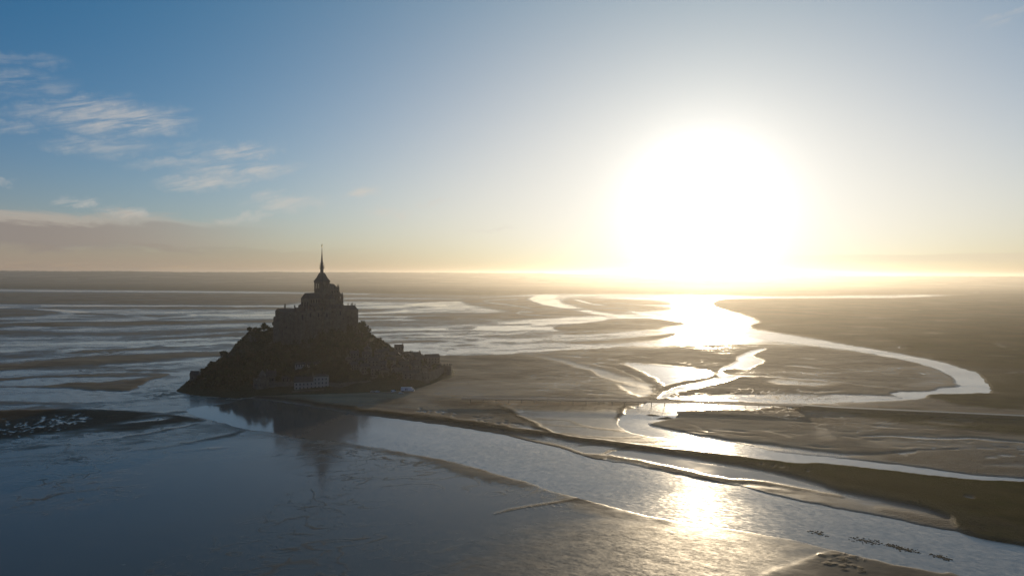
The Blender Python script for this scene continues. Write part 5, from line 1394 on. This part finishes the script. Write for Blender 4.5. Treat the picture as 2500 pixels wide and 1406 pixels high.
def build_scrub():
    rg = np.random.default_rng(9)
    n = 60000
    u = rg.uniform(-165, 150, n); v = rg.uniform(-165, 60, n)
    X = ORG.x + EU.x * u + EV.x * v; Y = ORG.y + EU.y * u + EV.y * v
    Z = island_h(X, Y)
    e = 1.5
    gx = (island_h(X + e, Y) - Z) / e; gy = (island_h(X, Y + e) - Z) / e
    slope = np.hypot(gx, gy)
    dens = fbm(X / 14, Y / 14, 4, 77)
    keep = (Z > 3.5) & (Z < 64) & (slope < 2.2) & (dens > .40)
    keep &= ~((v < -95) & (u > -70))
    X, Y, Z = X[keep][:26000], Y[keep][:26000], Z[keep][:26000]
    m_ = len(X)
    P = np.stack([X, Y, Z + rg.random(m_) * 1.5], -1)
    a = rg.normal(size=(m_, 3)); a /= np.linalg.norm(a, axis=1)[:, None]
    b = np.cross(a, rg.normal(size=(m_, 3))); b /= np.linalg.norm(b, axis=1)[:, None]
    s = (.35 + .65 * rg.random(m_))[:, None]
    V = np.stack([P - a * s - b * s * .6, P + a * s * .8 - b * s, P + a * s + b * s * .7, P - a * s * .7 + b * s], 1).reshape(-1, 3)
    Fc = np.arange(m_ * 4).reshape(-1, 4)
    o = new_mesh_obj('scrub', V, Fc, M['scrub']); o['kind'] = 'stuff'; o['label'] = 'low scrub and ivy covering the rocky slopes of the island'
build_scrub()

# ------------------------------------------------------------------ footbridge and causeway
M['deck'] = mat_plain('timber_deck', (0.17, 0.135, 0.10), 0.8, 0.2, 0, .2, .3)
M['steel'] = mat_plain('grey_steel', (0.22, 0.21, 0.20), 0.45, 0.5, .6, .1)
M['asphalt'] = mat_plain('causeway_asphalt', (0.10, 0.09, 0.08), 0.8, 0.3, 0, .2, .3)
def build_bridge():
    zd = 5.0
    P = [ground_at(x, y, zd) for x, y in [(1128, 971.5), (1250, 972.5), (1400, 975), (1560, 977.8), (1700, 981.2), (1830, 985.2), (1960, 989.5)]]
    br = thing('footbridge', 'long low bridge on slim piles crossing the sand towards the island', 'bridge', (P[0].x, P[0].y, 0))
    B = Vector((P[0].x, P[0].y, 0))
    S = []
    for i in range(len(P) - 1):
        for k in range(6): S.append(P[i].lerp(P[i + 1], k / 6) - B)
    S.append(P[-1] - B)
    def strip(off0, off1, z0, z1, name, mat):
        V, Fc = [], []
        for i, p in enumerate(S):
            d = (S[min(i + 1, len(S) - 1)] - S[max(i - 1, 0)]).normalized(); nn = Vector((-d.y, d.x, 0))
            for o_, z in ((off0, z0), (off1, z0), (off1, z1), (off0, z1)): V.append(p + nn * o_ + Vector((0, 0, z)))
        for i in range(len(S) - 1):
            a, b = 4 * i, 4 * i + 4
            for j in range(4): Fc.append((a + j, a + (j + 1) % 4, b + (j + 1) % 4, b + j)[::-1])
        Fc += [(0, 1, 2, 3), tuple(4 * (len(S) - 1) + q for q in (3, 2, 1, 0))]
        return MB().add(V, Fc).build(name, mat, br)
    strip(-5.6, 5.6, -.45, 0, 'deck', M['deck'])
    strip(-3.2, 3.2, -1.0, -.45, 'girder', M['steel'])
    strip(-1.9, 2.9, .004, .05, 'carriageway', M['asphalt'])
    for off in (-5.5, 5.4):
        strip(off, off + .08, 1.0, 1.1, 'handrail', M['steel'])
        strip(off, off + .06, .5, .54, 'handrail', M['steel'])
    pile = MB().cyl(0, 0, .17, .17, -zd - 2, -.8, 8).mesh('pile', M['steel'])
    cap = MB().box(0, 0, .25, 2.6, -1.3, -1.0).mesh('pile_cap', M['steel'])
    L = 0; nxt = 8.0
    for a, b in zip(S, S[1:]):
        seg = (b - a).length
        while L + seg > nxt:
            t = (nxt - L) / seg; p = a.lerp(b, t); d = (b - a).normalized(); nn = Vector((-d.y, d.x, 0))
            put('pile_cap', cap, br, p, math.atan2(d.y, d.x))
            for o_ in (-2.2, 2.2):
                put('pile', pile, br, p + nn * o_)
            nxt += 12.0
        L += seg
    # causeway road beyond the bridge
    Q = [ground_at(x, y, 3.2) for x, y in [(1956, 990.5), (2040, 994), (2130, 997.5), (2300, 1005), (2500, 1014), (2750, 1026), (3000, 1040)]]
    V, Fc = [], []
    for i, p in enumerate(Q):
        d = (Q[min(i + 1, len(Q) - 1)] - Q[max(i - 1, 0)]).normalized(); nn = Vector((-d.y, d.x, 0))
        if i == 0:
            e = p - d * 9
            for o_ in (-9, -4.5, 4.5, 9): V.append(e + nn * o_ + Vector((0, 0, -3.7)))
        for o_, z in ((-10.5, -3.6), (-5, 0.0), (5, 0.0), (10.5, -3.6)): V.append(p + nn * o_ + Vector((0, 0, z + (1.2 if i == 0 else 0.3 if i == 1 else 0) * (z == 0.0))))
    for i in range(len(Q)):
        a, b = 4 * i, 4 * i + 4
        for j in range(3): Fc.append((a + j, b + j, b + j + 1, a + j + 1))
    mt, g, b_ = new_mat('causeway_grass')
    geo = g.node('ShaderNodeNewGeometry'); n = g.noise(geo.outputs['Position'], .25, 5, .6)
    g.put(b_.inputs['Base Color'], g.mix(n, (0.06, 0.06, 0.025), (0.14, 0.11, 0.055))); b_.inputs['Roughness'].default_value = .95; b_.inputs['Specular IOR Level'].default_value = .05
    o = MB().add(V, Fc).build('causeway', mt); o['kind'] = 'structure'; o['label'] = 'grassy causeway embankment'
    V, Fc = [], []
    for i, p in enumerate(Q):
        d = (Q[min(i + 1, len(Q) - 1)] - Q[max(i - 1, 0)]).normalized(); nn = Vector((-d.y, d.x, 0))
        for o_ in (-3.4, 3.4): V.append(p + nn * o_ + Vector((0, 0, .03 + (1.2 if i == 0 else 0.3 if i == 1 else 0))))
    for i in range(len(Q) - 1): Fc.append((2 * i, 2 * i + 2, 2 * i + 3, 2 * i + 1))
    mt = mat_plain('pale_road', (0.26, 0.23, 0.19), .6, .4)
    o = MB().add(V, Fc).build('road', mt); o['kind'] = 'structure'
build_bridge()

# ------------------------------------------------------------------ vehicles on the apron
M['paint_white'] = mat_plain('white_paint', (0.60, 0.62, 0.64), .3, .5, 0, .03)
M['paint_grey'] = mat_plain('grey_paint', (0.45, 0.46, 0.48), .3, .5, .3, .03)
M['rubber'] = mat_plain('tyre_rubber', (0.02, 0.02, 0.02), .9, .2)
M['canvas'] = mat_plain('white_panel', (0.52, 0.55, 0.58), .5, .4, 0, .05)
def prof_mesh(name, prof, hw, mat, inset=0.0):
    """car-side outline (x, z) swept across the width"""
    n = len(prof)
    V = [(x, -hw + inset * (z > 1.0), z) for x, z in prof] + [(x, hw - inset * (z > 1.0), z) for x, z in prof]
    Fc = [tuple(range(n)), tuple(range(2 * n - 1, n - 1, -1))] + [((i + 1) % n, i, n + i, n + (i + 1) % n) for i in range(n)]
    me = bpy.data.meshes.new(name); me.from_pydata(V, [], Fc); me.update(); me.materials.append(mat); return me
WHEEL = None
def wheel_mesh():
    mb = MB(); n = 12
    V = [(.32 * math.cos(2 * math.pi * i / n), -.11, .32 * math.sin(2 * math.pi * i / n)) for i in range(n)] + [(.32 * math.cos(2 * math.pi * i / n), .11, .32 * math.sin(2 * math.pi * i / n)) for i in range(n)]
    mb.add(V, [tuple(range(n)), tuple(range(2 * n - 1, n - 1, -1))] + [((i + 1) % n, i, n + i, n + (i + 1) % n) for i in range(n)])
    return mb.mesh('wheel', M['rubber'])
WHEEL = wheel_mesh()
def car(label, px, py, rot, mat, van=False):
    q = ground_at(px, py, 1.25)
    zz_ = max(1.0, ih(q.x, q.y)) if False else 1.3
    c = thing('parked_car', label, 'car', (q.x, q.y, zz_), rot, None)
    if van:
        body = [(-2.5, .35), (2.4, .35), (2.5, 1.0), (1.7, 1.25), (1.2, 2.2), (-2.45, 2.25)]
        glass = [(1.72, 1.27), (1.28, 2.1), (.3, 2.1), (.3, 1.3)]
    else:
        body = [(-2.1, .3), (2.1, .3), (2.15, .75), (1.1, .92), (.45, 1.45), (-1.2, 1.48), (-1.95, .98), (-2.15, .8)]
        glass = [(1.02, .94), (.46, 1.38), (-1.15, 1.4), (-1.7, .98)]
    put('body', prof_mesh('body', body, .88, mat, .12), c); put('window_band', prof_mesh('window_band', glass, .90, M['glass'], .12), c)
    for x in (-1.3, 1.3):
        for y in (-.82, .82): put('wheel', WHEEL, c, (x, y, .32))
    return c
car('small pale parked car, leftmost of the two close together left on the apron', 910, 957, FR_A + .2, M['paint_grey'])
car('small pale parked car beside the leftmost one on the apron', 922, 957, FR_A + .25, M['paint_white'])
car('grey car parked alone behind the leftmost pair by the rampart', 923, 950, FR_A - .1, M['paint_grey'])
car('white van standing between the small cars and the long white truck', 961, 957, FR_A + .5, M['paint_white'], True)
car('small white car parked just in front of the long white truck', 979, 961, FR_A + .3, M['paint_white'])
def truck():
    q = ground_at(994, 956, 1.25)
    t = thing('truck', 'long white box truck parked on the apron below the rampart', 'truck', (q.x, q.y, 1.3), FR_A - R(14))
    MB().box(-.6, 0, 5.6, 1.3, 1.1, 4.6).build('cargo_box', M['canvas'], t)
    put('cab', prof_mesh('cab', [(5.2, .7), (7.2, .7), (7.25, 1.8), (6.9, 3.0), (5.2, 3.1)], 1.2, M['paint_white']), t)
    put('windscreen', prof_mesh('windscreen', [(6.2, 1.9), (7.28, 1.9), (6.98, 2.8), (6.2, 2.85)], 1.215, M['glass']), t)
    MB().box(0, 0, 6.4, .5, .6, 1.1).build('chassis', M['steel'], t)
    for x in (-1.4, 0.0):
        MB().box(x, -1.31, .35, .05, 1.5, 3.6).build('side_door', M['glass'], t)
    for x in (-5.0, -3.9, 5.9):
        for y in (-1.05, 1.05): put('wheel', WHEEL, t, (x, y, .5), 0, (1.55, 1.6, 1.55))
truck()

# ------------------------------------------------------------------ people on the bridge
def person(label, px, py, zd, cloth, rot):
    q = ground_at(px, py, zd)
    J = [(0, 0, .95), (0, 0, 1.15), (0, 0, 1.42), (0, .02, 1.55), (0, .03, 1.66), (.10, 0, .90), (.11, .12, .50), (.11, .02, .08), (.11, .18, .05), (-.10, 0, .90), (-.11, -.10, .50), (-.11, -.26, .10), (-.11, -.12, .05), (.19, 0, 1.40), (.25, -.08, 1.12), (.26, .06, .88), (-.19, 0, 1.40), (-.25, .06, 1.12), (-.26, .2, .92)]
    E = [(0, 1), (1, 2), (2, 3), (3, 4), (0, 5), (5, 6), (6, 7), (7, 8), (0, 9), (9, 10), (10, 11), (11, 12), (2, 13), (13, 14), (14, 15), (2, 16), (16, 17), (17, 18)]
    rad = [.14, .13, .15, .06, .10, .10, .07, .05, .045, .10, .07, .05, .045, .07, .05, .035, .07, .05, .035]
    me = bpy.data.meshes.new('person'); me.from_pydata(J, E, []); me.update(); me.materials.append(cloth)
    o = bpy.data.objects.new('person', me); col.objects.link(o)
    o.modifiers.new('skin', 'SKIN'); o.modifiers.new('sub', 'SUBSURF').render_levels = 1
    for i, r_ in enumerate(rad): me.skin_vertices[0].data[i].radius = (r_, r_)
    me.skin_vertices[0].data[0].use_root = True
    o.location = (q.x, q.y, zd); o.rotation_euler = (0, 0, rot)
    return tag(o, label, 'person')
person('person in dark clothes walking along the right part of the bridge', 1941, 988, 5.05, mat_plain('dark_cloth', (.04, .04, .05), .9, .1), 1.4)
person('person in pale clothes walking on the bridge above the bright pool', 1655, 979.5, 5.05, mat_plain('pale_cloth', (.6, .58, .55), .9, .1), 1.5)

# ------------------------------------------------------------------ seaweed clumps in the river
M['weed'] = mat_leaf('wet_weed', (0.02, 0.02, 0.012), (0.05, 0.042, 0.025))
def weed(label, pts, spread, n, seed):
    rg = np.random.default_rng(seed)
    P = [ground_at(a, b, 0.0) for a, b in pts]
    mb = MB()
    for k in range(n):
        t = rg.random() * (len(P) - 1); i = int(t); p = P[i].lerp(P[i + 1], t - i)
        x, y = p.x + rg.normal(0, spread), p.y + rg.normal(0, spread * 1.3)
        s = .2 + .7 * rg.random() ** 2
        m6 = [(x + s * (1 + .4 * rg.random()) * math.cos(a), y + s * .8 * (1 + .4 * rg.random()) * math.sin(a)) for a in np.linspace(0, 2 * math.pi, 7)[:-1]]
        mb.prism(m6, -.3, .04 + .16 * rg.random(), [(x + (a - x) * .5, y + (b - y) * .5) for a, b in m6])
    return tag(mb.build('seaweed_clump', M['weed']), label, 'seaweed', 'seaweed clumps stranded in the river')
weed('thin dark seaweed trail, uppermost of those in the near river', [(1972, 1294), (2000, 1300), (2012, 1306)], .9, 60, 1)
weed('ragged dark seaweed clump second down the near river', [(2085, 1316), (2115, 1320), (2145, 1324)], 1.2, 120, 2)
weed('largest dark seaweed clump in the near river', [(2172, 1330), (2195, 1337), (2238, 1346)], 1.1, 170, 3)
weed('slim dark seaweed strip nearest the lower right corner', [(2272, 1353), (2300, 1360), (2316, 1365)], .8, 90, 4)
# ------------------------------------------------------------------ hazy morning air
def build_haze():
    x, y, z0, z1 = 12600, 12600, -4.0, 164.0
    V = [(sx * x, sy * y, z) for z in (z0, z1) for sy in (-1, 1) for sx in (-1, 1)]
    Fq = [(0, 2, 3, 1), (4, 5, 7, 6), (0, 1, 5, 4), (2, 6, 7, 3), (0, 4, 6, 2), (1, 3, 7, 5)]
    mt = bpy.data.materials.new('hazy_air'); mt.use_nodes = True
    t = mt.node_tree; t.nodes.clear()
    out = t.nodes.new('ShaderNodeOutputMaterial'); v = t.nodes.new('ShaderNodeVolumePrincipled')
    v.inputs['Color'].default_value = HAZE_COL
    v.inputs['Density'].default_value = HAZE_DENSITY
    v.inputs['Anisotropy'].default_value = HAZE_G
    t.links.new(v.outputs[0], out.inputs['Volume'])
    o = new_mesh_obj('haze', V, Fq, mt); o['kind'] = 'stuff'; o['label'] = 'thin golden morning haze over the whole bay'
HAZE_COL = (0.93, 0.89, 0.83, 1.0)
HAZE_DENSITY = 6.6e-5
HAZE_G = 0.72
build_haze()
